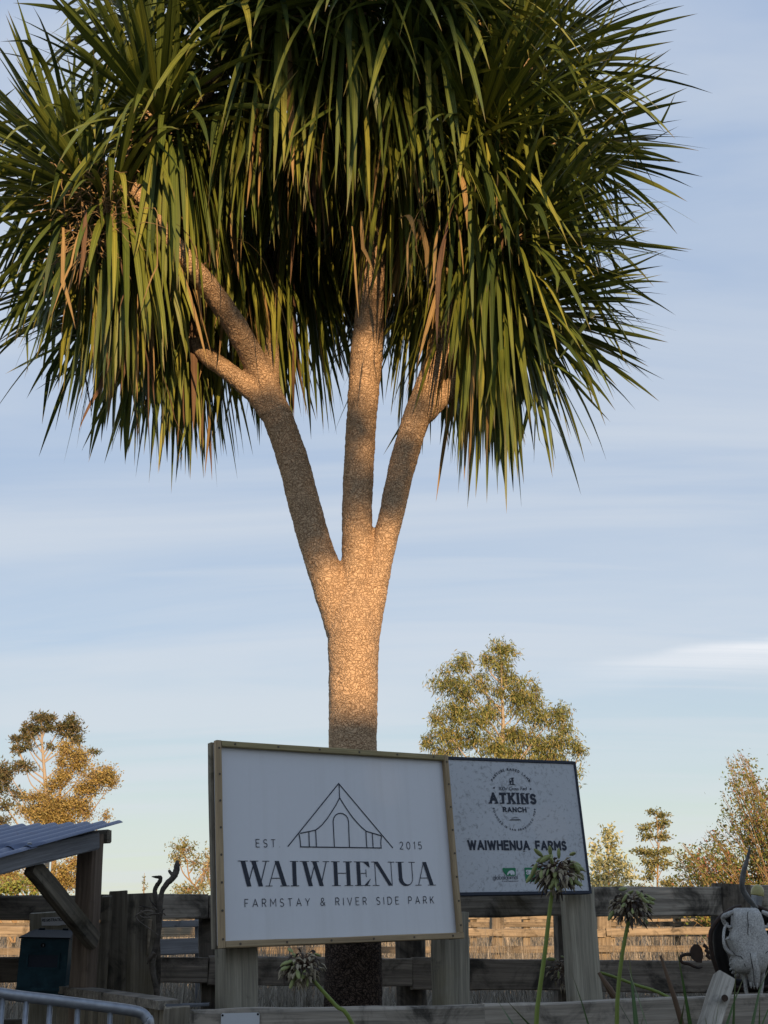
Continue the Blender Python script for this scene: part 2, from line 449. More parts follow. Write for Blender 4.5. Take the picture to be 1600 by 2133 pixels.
def leaf_mat(name, cols, rough=.42, trans=.0, uvs=True):
    def fn(nt, P, N, L):
        if uvs:
            uv = N('ShaderNodeUVMap'); uv.uv_map = 'uv'
            mp = N('ShaderNodeMapping'); mp.inputs['Scale'].default_value = (26, 1.3, 1); L(uv.outputs[0], mp.inputs[0])
            st = noise_tex(N, L, mp.outputs[0], 1.0, 3, .6)
            c = ramp(N, [(.3, cols[0]), (.7, cols[1])]); L(st, c.inputs[0])
            sp = N('ShaderNodeSeparateXYZ'); L(uv.outputs[0], sp.inputs[0])
            tip = N('ShaderNodeMapRange'); tip.inputs[1].default_value = .9; tip.inputs[2].default_value = 1.0; L(sp.outputs[1], tip.inputs[0])
            mid = N('ShaderNodeMath'); mid.operation = 'FRACT'; L(sp.outputs[0], mid.inputs[0])
            mm = N('ShaderNodeMath'); mm.operation = 'COMPARE'; mm.inputs[1].default_value = .5; mm.inputs[2].default_value = .05; L(mid.outputs[0], mm.inputs[0])
            c1 = mixc(N, L, math_node(N, L, 'MULTIPLY', mm.outputs[0], .35), c.outputs[0], tuple(min(1, k * 1.9) for k in cols[1]))
            c1 = mixc(N, L, math_node(N, L, 'MULTIPLY', tip.outputs[0], .7), c1, (.2, .13, .07))
            bump(N, L, P, st, .3, .002)
        else:
            ge = N('ShaderNodeNewGeometry')
            c = ramp(N, [(0, cols[0]), (1, cols[1])]); L(ge.outputs['Random Per Island'], c.inputs[0]); c1 = c.outputs[0]
        L(c1, P.inputs['Base Color']); P.inputs['Roughness'].default_value = rough
        P.inputs['Specular IOR Level'].default_value = .35
        if trans:
            tr = N('ShaderNodeBsdfTranslucent'); L(c1, tr.inputs[0])
            mx = N('ShaderNodeMixShader'); mx.inputs[0].default_value = trans
            L(P.outputs[0], mx.inputs[1]); L(tr.outputs[0], mx.inputs[2]); L(mx.outputs[0], nt.nodes['Material Output'].inputs[0])
    return mat(name, fn)
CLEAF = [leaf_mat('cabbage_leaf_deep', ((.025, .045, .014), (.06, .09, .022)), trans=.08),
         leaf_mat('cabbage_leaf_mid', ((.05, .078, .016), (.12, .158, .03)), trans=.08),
         leaf_mat('cabbage_leaf_olive', ((.08, .11, .018), (.19, .215, .038)), trans=.1),
         leaf_mat('cabbage_leaf_yellow', ((.15, .17, .03), (.31, .31, .06)), trans=.12),
         leaf_mat('cabbage_leaf_tan', ((.2, .13, .05), (.4, .27, .11)), .7, trans=.08),
         leaf_mat('cabbage_leaf_brown', ((.07, .04, .022), (.17, .1, .055)), .8)]
# ---------------------------------------------------------------- the setting
def f_ground(nt, P, N, L):
    v = coords(N, L, (1, 1, 1), False)
    a = noise_tex(N, L, v, .35, 6, .6); b = noise_tex(N, L, v, 7, 6, .7)
    c = ramp(N, [(.3, (.10, .085, .045)), (.55, (.2, .16, .09)), (.75, (.28, .22, .13))]); L(math_node(N, L, 'ADD', math_node(N, L, 'MULTIPLY', a, .6), math_node(N, L, 'MULTIPLY', b, .4)), c.inputs[0])
    L(c.outputs[0], P.inputs['Base Color']); P.inputs['Roughness'].default_value = .95
    bump(N, L, P, b, .6, .05)
mat('dry_ground', f_ground)
def f_gravel(nt, P, N, L):
    v = coords(N, L, (1, 1, 1), False)
    b = noise_tex(N, L, v, 35, 6, .7); a = noise_tex(N, L, v, 1.2, 4, .6)
    c = mixc(N, L, a, (.13, .12, .11), (.24, .22, .2)); c = mixc(N, L, .4, c, b, 'OVERLAY')
    L(c, P.inputs['Base Color']); P.inputs['Roughness'].default_value = .95; bump(N, L, P, b, .7, .02)
mat('gravel', f_gravel)
def f_soil(nt, P, N, L):
    v = coords(N, L, (1, 1, 1), False)
    b = noise_tex(N, L, v, 25, 6, .7)
    c = ramp(N, [(.3, (.03, .022, .015)), (.7, (.1, .075, .05))]); L(b, c.inputs[0])
    L(c.outputs[0], P.inputs['Base Color']); P.inputs['Roughness'].default_value = .95; bump(N, L, P, b, .8, .03)
mat('soil', f_soil)
def grid_sheet(name, x0, x1, y0, y1, nx, ny, zf, m):
    xs, ys = np.linspace(x0, x1, nx), np.linspace(y0, y1, ny)
    V = np.array([(x, y, zf(x, y)) for y in ys for x in xs])
    Q = np.array([(j * nx + i, j * nx + i + 1, (j + 1) * nx + i + 1, (j + 1) * nx + i) for j in range(ny - 1) for i in range(nx - 1)])
    o = adopt(bpy.data.objects.new(name, np_mesh(name, V, Q, [m], smooth=True)), None)
    o['kind'] = 'structure'
    return o
ground = grid_sheet('ground', -1500, 1500, -1500, 1500, 3, 3, lambda x, y: 0., MATS['dry_ground'])
ground['label'] = 'dry flat paddock ground running out behind the yard fence'
drive = grid_sheet('driveway', -16, 20, -20, 3.0, 20, 14, lambda x, y: .008, MATS['gravel'])
drive['label'] = 'gravel driveway in front of the garden bed'
bed = grid_sheet('garden_bed', -3.2, 3.6, 3.0, 6.4, 40, 20,
    lambda x, y: -.02 + .42 * min(1, max(0, (y - 3.02) / .5)) + .04 * mnoise.noise(Vector((x * 2, y * 2, 0))), MATS['soil'])
bed['label'] = 'raised soil bed around the cabbage tree and sign posts'

# added building, unseen behind the viewer, placed to shade the fence and signs
def f_wallclad(nt, P, N, L):
    v = coords(N, L, (1, 1, 1)); n = noise_tex(N, L, v, 2, 5, .6)
    c = mixc(N, L, n, (.3, .27, .22), (.4, .37, .31)); L(c, P.inputs['Base Color']); P.inputs['Roughness'].default_value = .7
mat('barn_cladding', f_wallclad)
SX = math.tan(SUN_AZ)
RIDGE_Y, RIDGE_Z = -14.0, 7.29
bcx = SX * 19.5
def added_shade_barn():
    r = empty('barn', (bcx, RIDGE_Y, 0), 'long gabled farm barn standing behind the viewer across the driveway', 'barn')
    L_, D, HW = 26.0, 9.0, 4.6
    def part(name, vs, fs, m): MB().add(vs, fs).build(name, m, r, Matrix.Translation((bcx, RIDGE_Y, 0)))
    h, d = L_ / 2, D / 2
    part('wall', [(-h, d, 0), (h, d, 0), (h, d, HW), (-h, d, HW)], [(0, 1, 2, 3)], MATS['barn_cladding'])
    part('wall', [(-h, -d, 0), (h, -d, 0), (h, -d, HW), (-h, -d, HW)], [(3, 2, 1, 0)], MATS['barn_cladding'])
    for s in (-1, 1):
        part('gable_wall', [(s * h, -d, 0), (s * h, d, 0), (s * h, d, HW), (s * h, 0, RIDGE_Z - .05), (s * h, -d, HW)], [(0, 1, 2, 3, 4)], MATS['barn_cladding'])
    for s in (-1, 1):
        m = MB()
        for i in range(60):
            x0, x1 = -h - .3 + i * (L_ + .6) / 60, -h - .3 + (i + 1) * (L_ + .6) / 60
            zz = .03 if i % 2 else 0
            m.add([(x0, s * (d + .4), HW - .28 + zz), (x1, s * (d + .4), HW - .28 + zz), (x1, 0, RIDGE_Z + zz), (x0, 0, RIDGE_Z + zz)], [(0, 1, 2, 3)])
        m.build('roof', MATS['roof_iron'], r, Matrix.Translation((bcx, RIDGE_Y, 0)))
    for k in range(5):
        x = -10 + k * 4.6
        part('door' if k == 2 else 'window', [(x, d + .02, 0 if k == 2 else 1.2), (x + 2, d + .02, 0 if k == 2 else 1.2), (x + 2, d + .02, 2.6), (x, d + .02, 2.6)], [(0, 1, 2, 3)], MATS['navy_paint'])
added_shade_barn()
# ---------------------------------------------------------------- the cabbage tree
TY = 5.5
def pathpx(pts):
    """[(px, py, Y, radius px)] -> points and radii in metres"""
    P = [at(a, b, c) for a, b, c, d in pts]
    return P, [d * .94 / scale_at(p) for p, (a, b, c, d) in zip(P, pts)]
def smooth_path(P, Rr, n=6):
    out, rad = [], []
    for i in range(len(P) - 1):
        p0, p1, p2, p3 = P[max(i - 1, 0)], P[i], P[i + 1], P[min(i + 2, len(P) - 1)]
        for k in range(n):
            t = k / n
            out.append(.5 * ((2 * p1) + (p2 - p0) * t + (2 * p0 - 5 * p1 + 4 * p2 - p3) * t * t + (3 * p1 - p0 - 3 * p2 + p3) * t ** 3))
            rad.append(lerp(Rr[i], Rr[i + 1], t))
    return out + [P[-1]], rad + [Rr[-1]]
base = at(735, 2400, TY); base.z = .3
tree = empty('cabbage_tree', base, 'tall cabbage tree with three pale corky stems and drooping strap leaves behind the framed sign', 'tree')
# rosettes: px, py, Y, axis (x right, y away, z up), leaves, size, stem they grow from
ROS = [
 (310, 200, 4.95, (-.35, -.55, .75), 105, .86, 'left'),
 (105, 335, 5.15, (-.75, -.3, .6), 95, .9, 'left'),
 (165, 410, 4.95, (-.75, -.45, .3), 95, .85, 'left'),
 (300, 640, 5.85, (-.85, .2, .2), 115, .86, 'leftlow'),
 (200, 600, 5.9, (-.8, .4, .2), 80, .9, 'left'),
 (470, 110, 5.1, (-.2, -.6, .75), 95, .86, 'left'),
 (420, 400, 5.75, (-.2, .3, .6), 85, .9, 'left'),
 (570, -70, 4.75, (-.1, -.75, .6), 105, 1.0, 'centre'),
 (740, -90, 4.6, (.05, -.8, .6), 110, 1.0, 'centre'),
 (905, -50, 4.75, (.2, -.7, .65), 105, 1.0, 'centre'),
 (640, 110, 5.2, (-.1, -.6, .6), 85, .95, 'centre'),
 (860, 170, 5.05, (.15, -.75, .5), 90, .95, 'centre'),
 (700, 330, 6.1, (-.1, .8, .5), 85, .95, 'centre'),
 (880, 330, 5.9, (.2, .7, .5), 80, .95, 'centre'),
 (1110, 110, 5.2, (.6, -.3, .75), 105, .95, 'right'),
 (1165, 300, 5.45, (.85, -.1, .4), 105, .9, 'right'),
 (1020, 250, 5.05, (.4, -.75, .4), 90, .95, 'right'),
 (1110, 480, 5.25, (.75, -.45, .2), 95, .9, 'right'),
 (1120, 650, 5.55, (.85, -.05, .05), 105, .88, 'rightlow'),
 (1030, 580, 6.0, (.4, .8, .2), 85, .9, 'right'),
 (905, 600, 6.2, (.0, .9, .3), 85, .9, 'right'),
 (590, 545, 6.1, (-.2, .85, .3), 95, .92, 'leftin'),
 (470, 560, 6.0, (-.4, .7, .3), 80, .9, 'leftin'),
 (300, 20, 5.3, (-.4, -.2, .9), 80, .9, 'left'),
 (480, -230, 5.2, (-.3, -.1, .95), 70, .9, 'centre'),
 (740, -330, 5.3, (0, 0, 1), 80, .95, 'centre'),
 (1000, -200, 5.3, (.3, -.1, .95), 75, .9, 'centre'),
 (760, 60, 5.9, (.1, .6, .8), 70, .9, 'centre'),
 (650, 470, 6.45, (-.1, .8, .3), 80, .9, 'centre'), (770, 500, 6.55, (.0, .9, .2), 80, .9, 'centre'), (850, 440, 6.35, (.2, .8, .3), 75, .9, 'centre'), (550, 400, 6.4, (-.3, .8, .3), 80, .9, 'centre'), (1010, 430, 6.3, (.4, .7, .3), 80, .9, 'right'), (400, 520, 6.2, (-.4, .7, .2), 75, .9, 'left'),
 (1000, 60, 5.7, (.4, .4, .8), 70, .9, 'right'),
]
STEMS = {
 'trunk': [(733, 2420, TY, 74), (735, 2150, TY, 66), (736, 1960, TY, 62), (735, 1760, TY, 56), (735, 1560, TY, 53), (736, 1400, TY, 54), (736, 1320, TY, 58), (736, 1270, TY, 50), (737, 1235, TY, 34)],
 'left': [(722, 1330, TY, 40), (695, 1240, TY, 40), (668, 1165, TY, 36), (642, 1080, TY, 35), (610, 960, TY, 34), (577, 865, TY, 33), (547, 790, TY, 28), (503, 700, 5.36, 26), (450, 618, 5.2, 24), (388, 540, 5.03, 21), (318, 450, 5.0, 19), (275, 380, 5.12, 17), (262, 300, 5.2, 15)],
 'leftlow': [(565, 860, TY, 27), (530, 820, TY, 22), (478, 775, 5.48, 20), (436, 745, 5.52, 20), (408, 718, 5.6, 18), (330, 655, 5.83, 16)],
 'leftin': [(560, 830, 5.55, 24), (562, 740, 5.65, 20), (563, 660, 5.8, 18), (585, 570, 6.0, 15)],
 'centre': [(740, 1330, TY, 44), (742, 1230, TY, 37), (744, 1150, TY, 33), (744, 1060, TY, 33), (748, 960, TY, 33), (755, 850, TY, 33), (763, 745, TY, 36), (772, 625, 5.5, 30), (781, 510, 5.5, 26), (788, 410, 5.5, 22), (786, 270, 5.5, 21), (775, 120, 5.45, 20), (765, -60, 5.4, 18)],
 'right': [(755, 1330, TY, 38), (777, 1240, TY, 30), (797, 1150, TY, 26), (815, 1075, TY, 27), (838, 970, TY, 29), (868, 870, TY, 30), (902, 775, TY, 27), (935, 680, TY, 25), (963, 595, TY, 21), (995, 500, 5.5, 20), (1030, 380, 5.45, 18), (1050, 260, 5.45, 17)],
 'rightlow': [(885, 865, TY, 22), (915, 832, 5.52, 22), (952, 795, 5.55, 20), (985, 740, 5.57, 18), (1050, 690, 5.56, 16), (1105, 655, 5.55, 14)],
}
stem_pts = {}
smb = MB()
for k, pts in STEMS.items():
    P, Rr = smooth_path(*pathpx(pts))
    stem_pts[k] = P
    smb.tube(P, Rr, 28)
for (a, b, c, ax, n, s, st) in ROS:                       # short arms out to each head of leaves
    C = at(a, b, c); axv = Vector(ax).normalized()
    pts = stem_pts[st]
    j = min(range(int(len(pts) * (.62 if st in ('left', 'centre', 'right') else .5)), len(pts)), key=lambda i: (pts[i] - (C - Vector((0, 0, .35)))).length)
    A = pts[j]
    if (C - A).length > .05:
        mid = A.lerp(C, .5) - axv * .12 + Vector((0, 0, -.04))
        P, Rr = smooth_path([A, mid, C], [.034, .03, .028], 7)
        smb.tube(P, Rr, 16)
tmp = smb.build('trunk_source', MATS['cabbage_bark'])
rm = tmp.modifiers.new('r', 'REMESH'); rm.mode = 'VOXEL'; rm.voxel_size = .0085
sm = tmp.modifiers.new('s', 'SMOOTH'); sm.factor = .5; sm.iterations = 3
dg = bpy.context.evaluated_depsgraph_get()
ev = tmp.evaluated_get(dg); me = ev.to_mesh()
V = np.empty(len(me.vertices) * 3); me.vertices.foreach_get('co', V); V = V.reshape(-1, 3)
NRM = np.empty(len(me.vertices) * 3); me.vertices.foreach_get('normal', NRM); NRM = NRM.reshape(-1, 3)
Q = np.array([tuple(p.vertices) for p in me.polygons if len(p.vertices) == 4])
ev.to_mesh_clear()
bpy.data.objects.remove(tmp)
# knobbly surface
def knob(p):
    q = Vector(p)
    a = mnoise.noise(q * 14) * .003 + mnoise.noise(q * 48) * .0022
    v1 = mnoise.voronoi(Vector((q.x * 70, q.y * 70, q.z * 60)))[0]
    return a + min(.5, v1[1] - v1[0]) * .0045
K = np.array([knob(p) for p in V])
V = V + NRM * K[:, None]
cent = V[Q].mean(1)
lab = np.zeros(len(Q), int)
names = ['trunk', 'limb', 'limb', 'limb']
segs = [stem_pts['left'] + stem_pts['leftlow'] + stem_pts['leftin'], stem_pts['centre'], stem_pts['right'] + stem_pts['rightlow']]
zf = at(736, 1215, TY).z
D = np.stack([np.min(np.linalg.norm(cent[:, None, :] - np.array([tuple(p) for p in s])[None], axis=2), axis=1) for s in segs], 1)
lab = np.where(cent[:, 2] > zf, D.argmin(1) + 1, 0)
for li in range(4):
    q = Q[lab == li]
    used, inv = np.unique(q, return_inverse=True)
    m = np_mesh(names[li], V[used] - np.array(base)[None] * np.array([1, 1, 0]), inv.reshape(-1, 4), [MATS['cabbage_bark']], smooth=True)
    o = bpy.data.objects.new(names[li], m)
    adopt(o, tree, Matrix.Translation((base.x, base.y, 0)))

# leaves
SEG = 9
def leaf_verts(start, d0, L, W, droop, twist, kink, bend, pw=1.3):
    t = np.linspace(0, 1, SEG + 1)
    d = np.array(d0, float); g = np.array((0, 0, -1.))
    pos = np.zeros((SEG + 1, 3)); pos[0] = start
    dirs = np.zeros((SEG + 1, 3))
    side_b = np.array(bend, float)
    for i in range(SEG + 1):
        s = t[i]
        dd = d + g * droop * (s ** pw) * 2.2 + side_b * s * s
        if s > kink[0]: dd = dd + np.array(kink[1])
        dd = dd / np.linalg.norm(dd); dirs[i] = dd
        if i: pos[i] = pos[i - 1] + dirs[i - 1] * (L / SEG)
    up = np.array((0, 0, 1.))
    prof = np.interp(t, [0, .06, .3, .55, .8, .93, 1], [.55, .45, 1, .92, .55, .22, .012]) * W / 2
    out = np.zeros((SEG + 1, 3, 3))
    prev = None
    for i in range(SEG + 1):
        sd = np.cross(dirs[i], up)
        n = np.linalg.norm(sd)
        if prev is None or n > .25:
            sd = sd / max(n, 1e-6)
            if prev is not None and sd.dot(prev) < 0: sd = -sd
            if prev is not None: sd = sd * .5 + prev * .5
        else:
            sd = prev - dirs[i] * prev.dot(dirs[i])
        sd = sd / np.linalg.norm(sd); prev = sd
        nrm = np.cross(sd, dirs[i])
        a = twist * t[i]
        sd2 = sd * math.cos(a) + nrm * math.sin(a); nr2 = nrm * math.cos(a) - sd * math.sin(a)
        fold = .28 * (1 - .5 * t[i])
        out[i, 0] = pos[i] - sd2 * prof[i] + nr2 * prof[i] * fold
        out[i, 1] = pos[i]
        out[i, 2] = pos[i] + sd2 * prof[i] + nr2 * prof[i] * fold
    return out.reshape(-1, 3)
LQ = []
for i in range(SEG):
    for k in (0, 1): LQ.append((i * 3 + k, i * 3 + k + 1, (i + 1) * 3 + k + 1, (i + 1) * 3 + k))
LQ = np.array(LQ)
LUV = np.array([(k * .5, i / SEG) for i in range(SEG + 1) for k in range(3)])
leaves, lmat = [], []
for ri, (a, b, c, ax, n, s, st) in enumerate(ROS):
    C = np.array(at(a, b, c)); axis = np.array(Vector(ax).normalized())
    e1 = np.cross(axis, (0, 0, 1.)); e1 /= np.linalg.norm(e1); e2 = np.cross(axis, e1)
    n = int(n * 1.95)
    for i in range(n):
        age = (i + .5) / n
        th = R_(6 + 128 * age ** .85 + rng.normal(0, 7))
        ph = i * 2.39996 + rng.normal(0, .25)
        rad = e1 * math.cos(ph) + e2 * math.sin(ph)
        d0 = axis * math.cos(th) + rad * math.sin(th)
        L = s * rng.uniform(.8, 1.08) * (.72 + .3 * min(1, age * 2.2))
        W = rng.uniform(.022, .038)
        # leaves of the skirt hang, the young spear stands
        droop = rng.uniform(0, .3) if age < .28 else rng.uniform(.25, 1.5)
        if age > .57: droop = rng.uniform(1.3, 4.2)
        if d0[2] > .75: droop *= .6
        kink = (rng.uniform(.35, .8), rng.normal(0, .6, 3) if rng.random() < .16 else np.zeros(3))
        start = C - axis * (.02 + .3 * age * s) + rad * .035
        leaves.append(leaf_verts(start, d0, L, W, droop, rng.normal(0, .6), kink, rng.normal(0, .08, 3), .45 if age > .57 else 1.1 if age > .28 else 1.6))
        u = rng.random()
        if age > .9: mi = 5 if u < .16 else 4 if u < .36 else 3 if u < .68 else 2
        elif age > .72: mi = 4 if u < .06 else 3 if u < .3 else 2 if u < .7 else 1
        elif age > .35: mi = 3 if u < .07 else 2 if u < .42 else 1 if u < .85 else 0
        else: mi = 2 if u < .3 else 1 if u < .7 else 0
        if C[1] > 6.25 and mi < 4: mi = 0 if u < .7 else 1  # heads at the back get darker leaves, painting in the shade inside the crown
        lmat.append(mi)
# a few frayed dead strands caught in the crown
for i in range(40):
    a, b, c = random.choice([(240, 470, 4.9), (940, 400, 4.85), (900, 450, 4.9), (740, 430, 5.1), (260, 690, 5.3), (420, 430, 5.1)])
    C = np.array(at(a + rng.normal(0, 45), b + rng.normal(0, 40), c + rng.normal(0, .15)))
    d0 = rng.normal(0, .4, 3) + (0, 0, -.5); d0 /= np.linalg.norm(d0)
    leaves.append(leaf_verts(C, d0, rng.uniform(.35, .65), rng.uniform(.008, .026), 3., rng.normal(0, 2), (rng.uniform(.3, .8), rng.normal(0, .8, 3)), rng.normal(0, .4, 3)))
    lmat.append(5 if rng.random() < .5 else 4)
LV = np.array(leaves); lmat = np.array(lmat)
# which 300 leaves show largest: nearest wins each cell of a coarse picture grid
RT = np.array(CAMROT.transposed())
pc = (LV - np.array(EYE)) @ RT.T
ux = CW + F * pc[..., 0] / -pc[..., 2]; uy = CH - F * pc[..., 1] / -pc[..., 2]
cellx, celly = (ux // 7).astype(int), (uy // 7).astype(int)
best = {}
for li in range(len(LV)):
    for k in range(LV.shape[1]):
        x, y = cellx[li, k], celly[li, k]
        if 0 <= x < 229 and 0 <= y < 305:
            z = -pc[li, k, 2]
            if (x, y) not in best or z < best[(x, y)][0]: best[(x, y)] = (z, li)
wins = np.zeros(len(LV))
for z, li in best.values(): wins[li] += 1
big = set(np.argsort(-wins)[:300].tolist())
off = np.array(base)
for li in sorted(big):
    root = LV[li, 1].copy()
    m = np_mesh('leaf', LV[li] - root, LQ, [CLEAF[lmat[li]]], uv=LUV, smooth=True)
    o = bpy.data.objects.new('leaf', m)
    COL.objects.link(o); o.parent = tree; o.location = Vector(root) - base
rest = [i for i in range(len(LV)) if i not in big]
VV = (LV[rest] - off).reshape(-1, 3)
nv = LV.shape[1]
QQ = (LQ[None] + (np.arange(len(rest)) * nv)[:, None, None]).reshape(-1, 4)
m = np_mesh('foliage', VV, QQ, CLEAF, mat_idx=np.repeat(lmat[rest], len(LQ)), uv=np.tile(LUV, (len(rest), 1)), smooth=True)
fo = adopt(bpy.data.objects.new('foliage', m), tree, Matrix.Translation(base)); fo['kind'] = 'stuff'
# old flower stalks: a tangle of dry twigs under the left heads
def tangle(name, centre, n, spread, parent):
    m = MB()
    for i in range(n):
        p = Vector(centre) + Vector((random.gauss(0, spread), random.gauss(0, spread), random.gauss(0, spread * 1.2)))
        d = Vector((random.gauss(0, 1), random.gauss(0, .6), random.gauss(-.4, .8))).normalized()
        pts = [p]
        for k in range(6):
            d = (d + Vector((random.gauss(0, .35), random.gauss(0, .35), random.gauss(-.12, .3)))).normalized()
            pts.append(pts[-1] + d * random.uniform(.02, .05))
        m.tube(pts, [.0032 * (1 - k / 8) for k in range(7)], 4, cap=False)
    return m.build(name, MATS['twig_tan'], parent)
t_ = tangle('flower_stalk', at(205, 400, 4.9), 110, .07, tree); t_['label'] = 'tangle of dry old flower stalks'; t_['kind'] = 'stuff'
t_ = tangle('flower_stalk', at(185, 490, 4.88), 70, .06, tree); t_['label'] = 'lower tangle of dry old flower stalks'; t_['kind'] = 'stuff'
# ---------------------------------------------------------------- lettering
def arcp(cx, cy, rx, ry, a0, a1, n=10):
    return [(cx + rx * math.cos(R_(a0 + (a1 - a0) * i / n)), cy + ry * math.sin(R_(a0 + (a1 - a0) * i / n))) for i in range(n + 1)]
GLY = {  # width, strokes on a unit-height cell
 'A': (.78, [[(0, 0), (.39, 1), (.78, 0)], [(.13, .33), (.65, .33)]]),
 'B': (.62, [[(0, 0), (0, 1), (.3, 1)] + arcp(.3, .76, .26, .24, 90, -90) + [(0, .52), (.32, .52)] + arcp(.32, .26, .3, .26, 90, -90) + [(0, 0)]]),
 'C': (.76, [arcp(.45, .5, .45, .5, 45, 315, 16)]),
 'D': (.72, [[(0, 0), (0, 1), (.25, 1)] + arcp(.25, .5, .47, .5, 90, -90, 14) + [(0, 0)]]),
 'E': (.55, [[(.55, 1), (0, 1), (0, 0), (.55, 0)], [(0, .52), (.48, .52)]]),
 'F': (.52, [[(.52, 1), (0, 1), (0, 0)], [(0, .5), (.45, .5)]]),
 'G': (.8, [arcp(.45, .5, .45, .5, 50, 345, 16) + [(.9, .45), (.55, .45)]]),
 'H': (.68, [[(0, 0), (0, 1)], [(.68, 0), (.68, 1)], [(0, .52), (.68, .52)]]),
 'I': (.02, [[(.01, 0), (.01, 1)]]),
 'K': (.62, [[(0, 0), (0, 1)], [(.58, 1), (.02, .42)], [(.2, .6), (.62, 0)]]),
 'L': (.5, [[(0, 1), (0, 0), (.5, 0)]]),
 'M': (.84, [[(0, 0), (0, 1), (.42, .35), (.84, 1), (.84, 0)]]),
 'N': (.7, [[(0, 0), (0, 1), (.7, 0), (.7, 1)]]),
 'O': (.92, [arcp(.46, .5, .46, .5, 0, 360, 24)]),
 'P': (.58, [[(0, 0), (0, 1), (.3, 1)] + arcp(.3, .73, .28, .27, 90, -90) + [(0, .46)]]),
 'R': (.6, [[(0, 0), (0, 1), (.3, 1)] + arcp(.3, .74, .27, .26, 90, -90) + [(0, .48)], [(.28, .48), (.6, 0)]]),
 'S': (.56, [arcp(.28, .755, .26, .245, 30, 250, 10) + arcp(.28, .25, .28, .25, 80, -150, 12)]),
 'T': (.66, [[(0, 1), (.66, 1)], [(.33, 1), (.33, 0)]]),
 'U': (.68, [[(0, 1), (0, .34)] + arcp(.34, .34, .34, .34, 180, 360, 12) + [(.68, 1)]]),
 'V': (.74, [[(0, 1), (.37, 0), (.74, 1)]]),
 'W': (1.1, [[(0, 1), (.28, 0), (.55, .95), (.82, 0), (1.1, 1)]]),
 'Y': (.7, [[(0, 1), (.35, .48), (.7, 1)], [(.35, .48), (.35, 0)]]),
 '0': (.6, [arcp(.3, .5, .3, .5, 0, 360, 20)]),
 '1': (.22, [[(0, .8), (.2, 1), (.2, 0)]]),
 '2': (.55, [arcp(.27, .73, .26, .27, 165, -35, 10) + [(0, 0), (.56, 0)]]),
 '5': (.55, [[(.5, 1), (.08, 1), (.03, .56)] + arcp(.26, .32, .28, .31, 120, -150, 12)]),
 '8': (.54, [arcp(.27, .75, .23, .25, 0, 360, 14), arcp(.27, .26, .27, .26, 0, 360, 14)]),
 '9': (.56, [arcp(.28, .7, .28, .3, 0, 360, 14), [(.56, .7), (.5, .3), (.22, 0)]]),
 '&': (.74, [[(.72, 0), (.16, .66)] + arcp(.34, .8, .2, .2, 205, -50, 10) + [(.1, .42)] + arcp(.27, .24, .26, .24, 130, 300, 8) + [(.7, .45)]]),
 '.': (.06, [[(.03, 0), (.03, .07)]]),
 '%': (.6, [[(.05, 0), (.55, .7)], [(.55, 0), (.05, .7)]]),
 'a': (.46, [arcp(.23, .3, .23, .3, 0, 360, 14), [(.46, .6), (.46, 0)]]),
 'b': (.46, [arcp(.23, .3, .23, .3, 0, 360, 14), [(0, 1), (0, 0)]]),
 'd': (.46, [arcp(.23, .3, .23, .3, 0, 360, 14), [(.46, 1), (.46, 0)]]),
 'e': (.46, [[(0, .32), (.46, .32)] + arcp(.23, .3, .23, .3, 5, 310, 14)]),
 'g': (.46, [arcp(.23, .3, .23, .3, 0, 360, 14), [(.46, .6), (.46, -.1)] + arcp(.23, -.1, .23, .22, 0, -150, 8)]),
 'i': (.04, [[(.02, 0), (.02, .6)], [(.02, .78), (.02, .88)]]),
 'l': (.04, [[(.02, 0), (.02, 1)]]),
 'm': (.7, [[(0, 0), (0, .6)], [(0, .38)] + arcp(.175, .4, .175, .2, 180, 0, 8) + [(.35, 0)], [(.35, .38)] + arcp(.525, .4, .175, .2, 180, 0, 8) + [(.7, 0)]]),
 'n': (.42, [[(0, 0), (0, .6)], [(0, .36)] + arcp(.21, .38, .21, .22, 180, 0, 8) + [(.42, 0)]]),
 'o': (.48, [arcp(.24, .3, .24, .3, 0, 360, 16)]),
 'r': (.28, [[(0, 0), (0, .6)], [(0, .34)] + arcp(.22, .36, .22, .24, 180, 60, 6)]),
 's': (.34, [arcp(.17, .45, .16, .15, 30, 260, 8) + arcp(.17, .15, .17, .15, 80, -150, 8)]),
 ' ': (.4, []),
}
def split_sharp(pl, w):
    """break a heavy stroke at its sharp corners into overlapping straight strokes"""
    if len(pl) < 3: return [pl]
    out, cur = [], [pl[0]]
    for i in range(1, len(pl)):
        cur.append(pl[i])
        if i < len(pl) - 1:
            a, b, c = pl[i - 1], pl[i], pl[i + 1]
            d1 = math.atan2(b[1] - a[1], b[0] - a[0]); d2 = math.atan2(c[1] - b[1], c[0] - b[0])
            t = abs((d2 - d1 + math.pi) % (2 * math.pi) - math.pi)
            if t > .75: out.append(cur); cur = [pl[i]]
    out.append(cur)
    return out
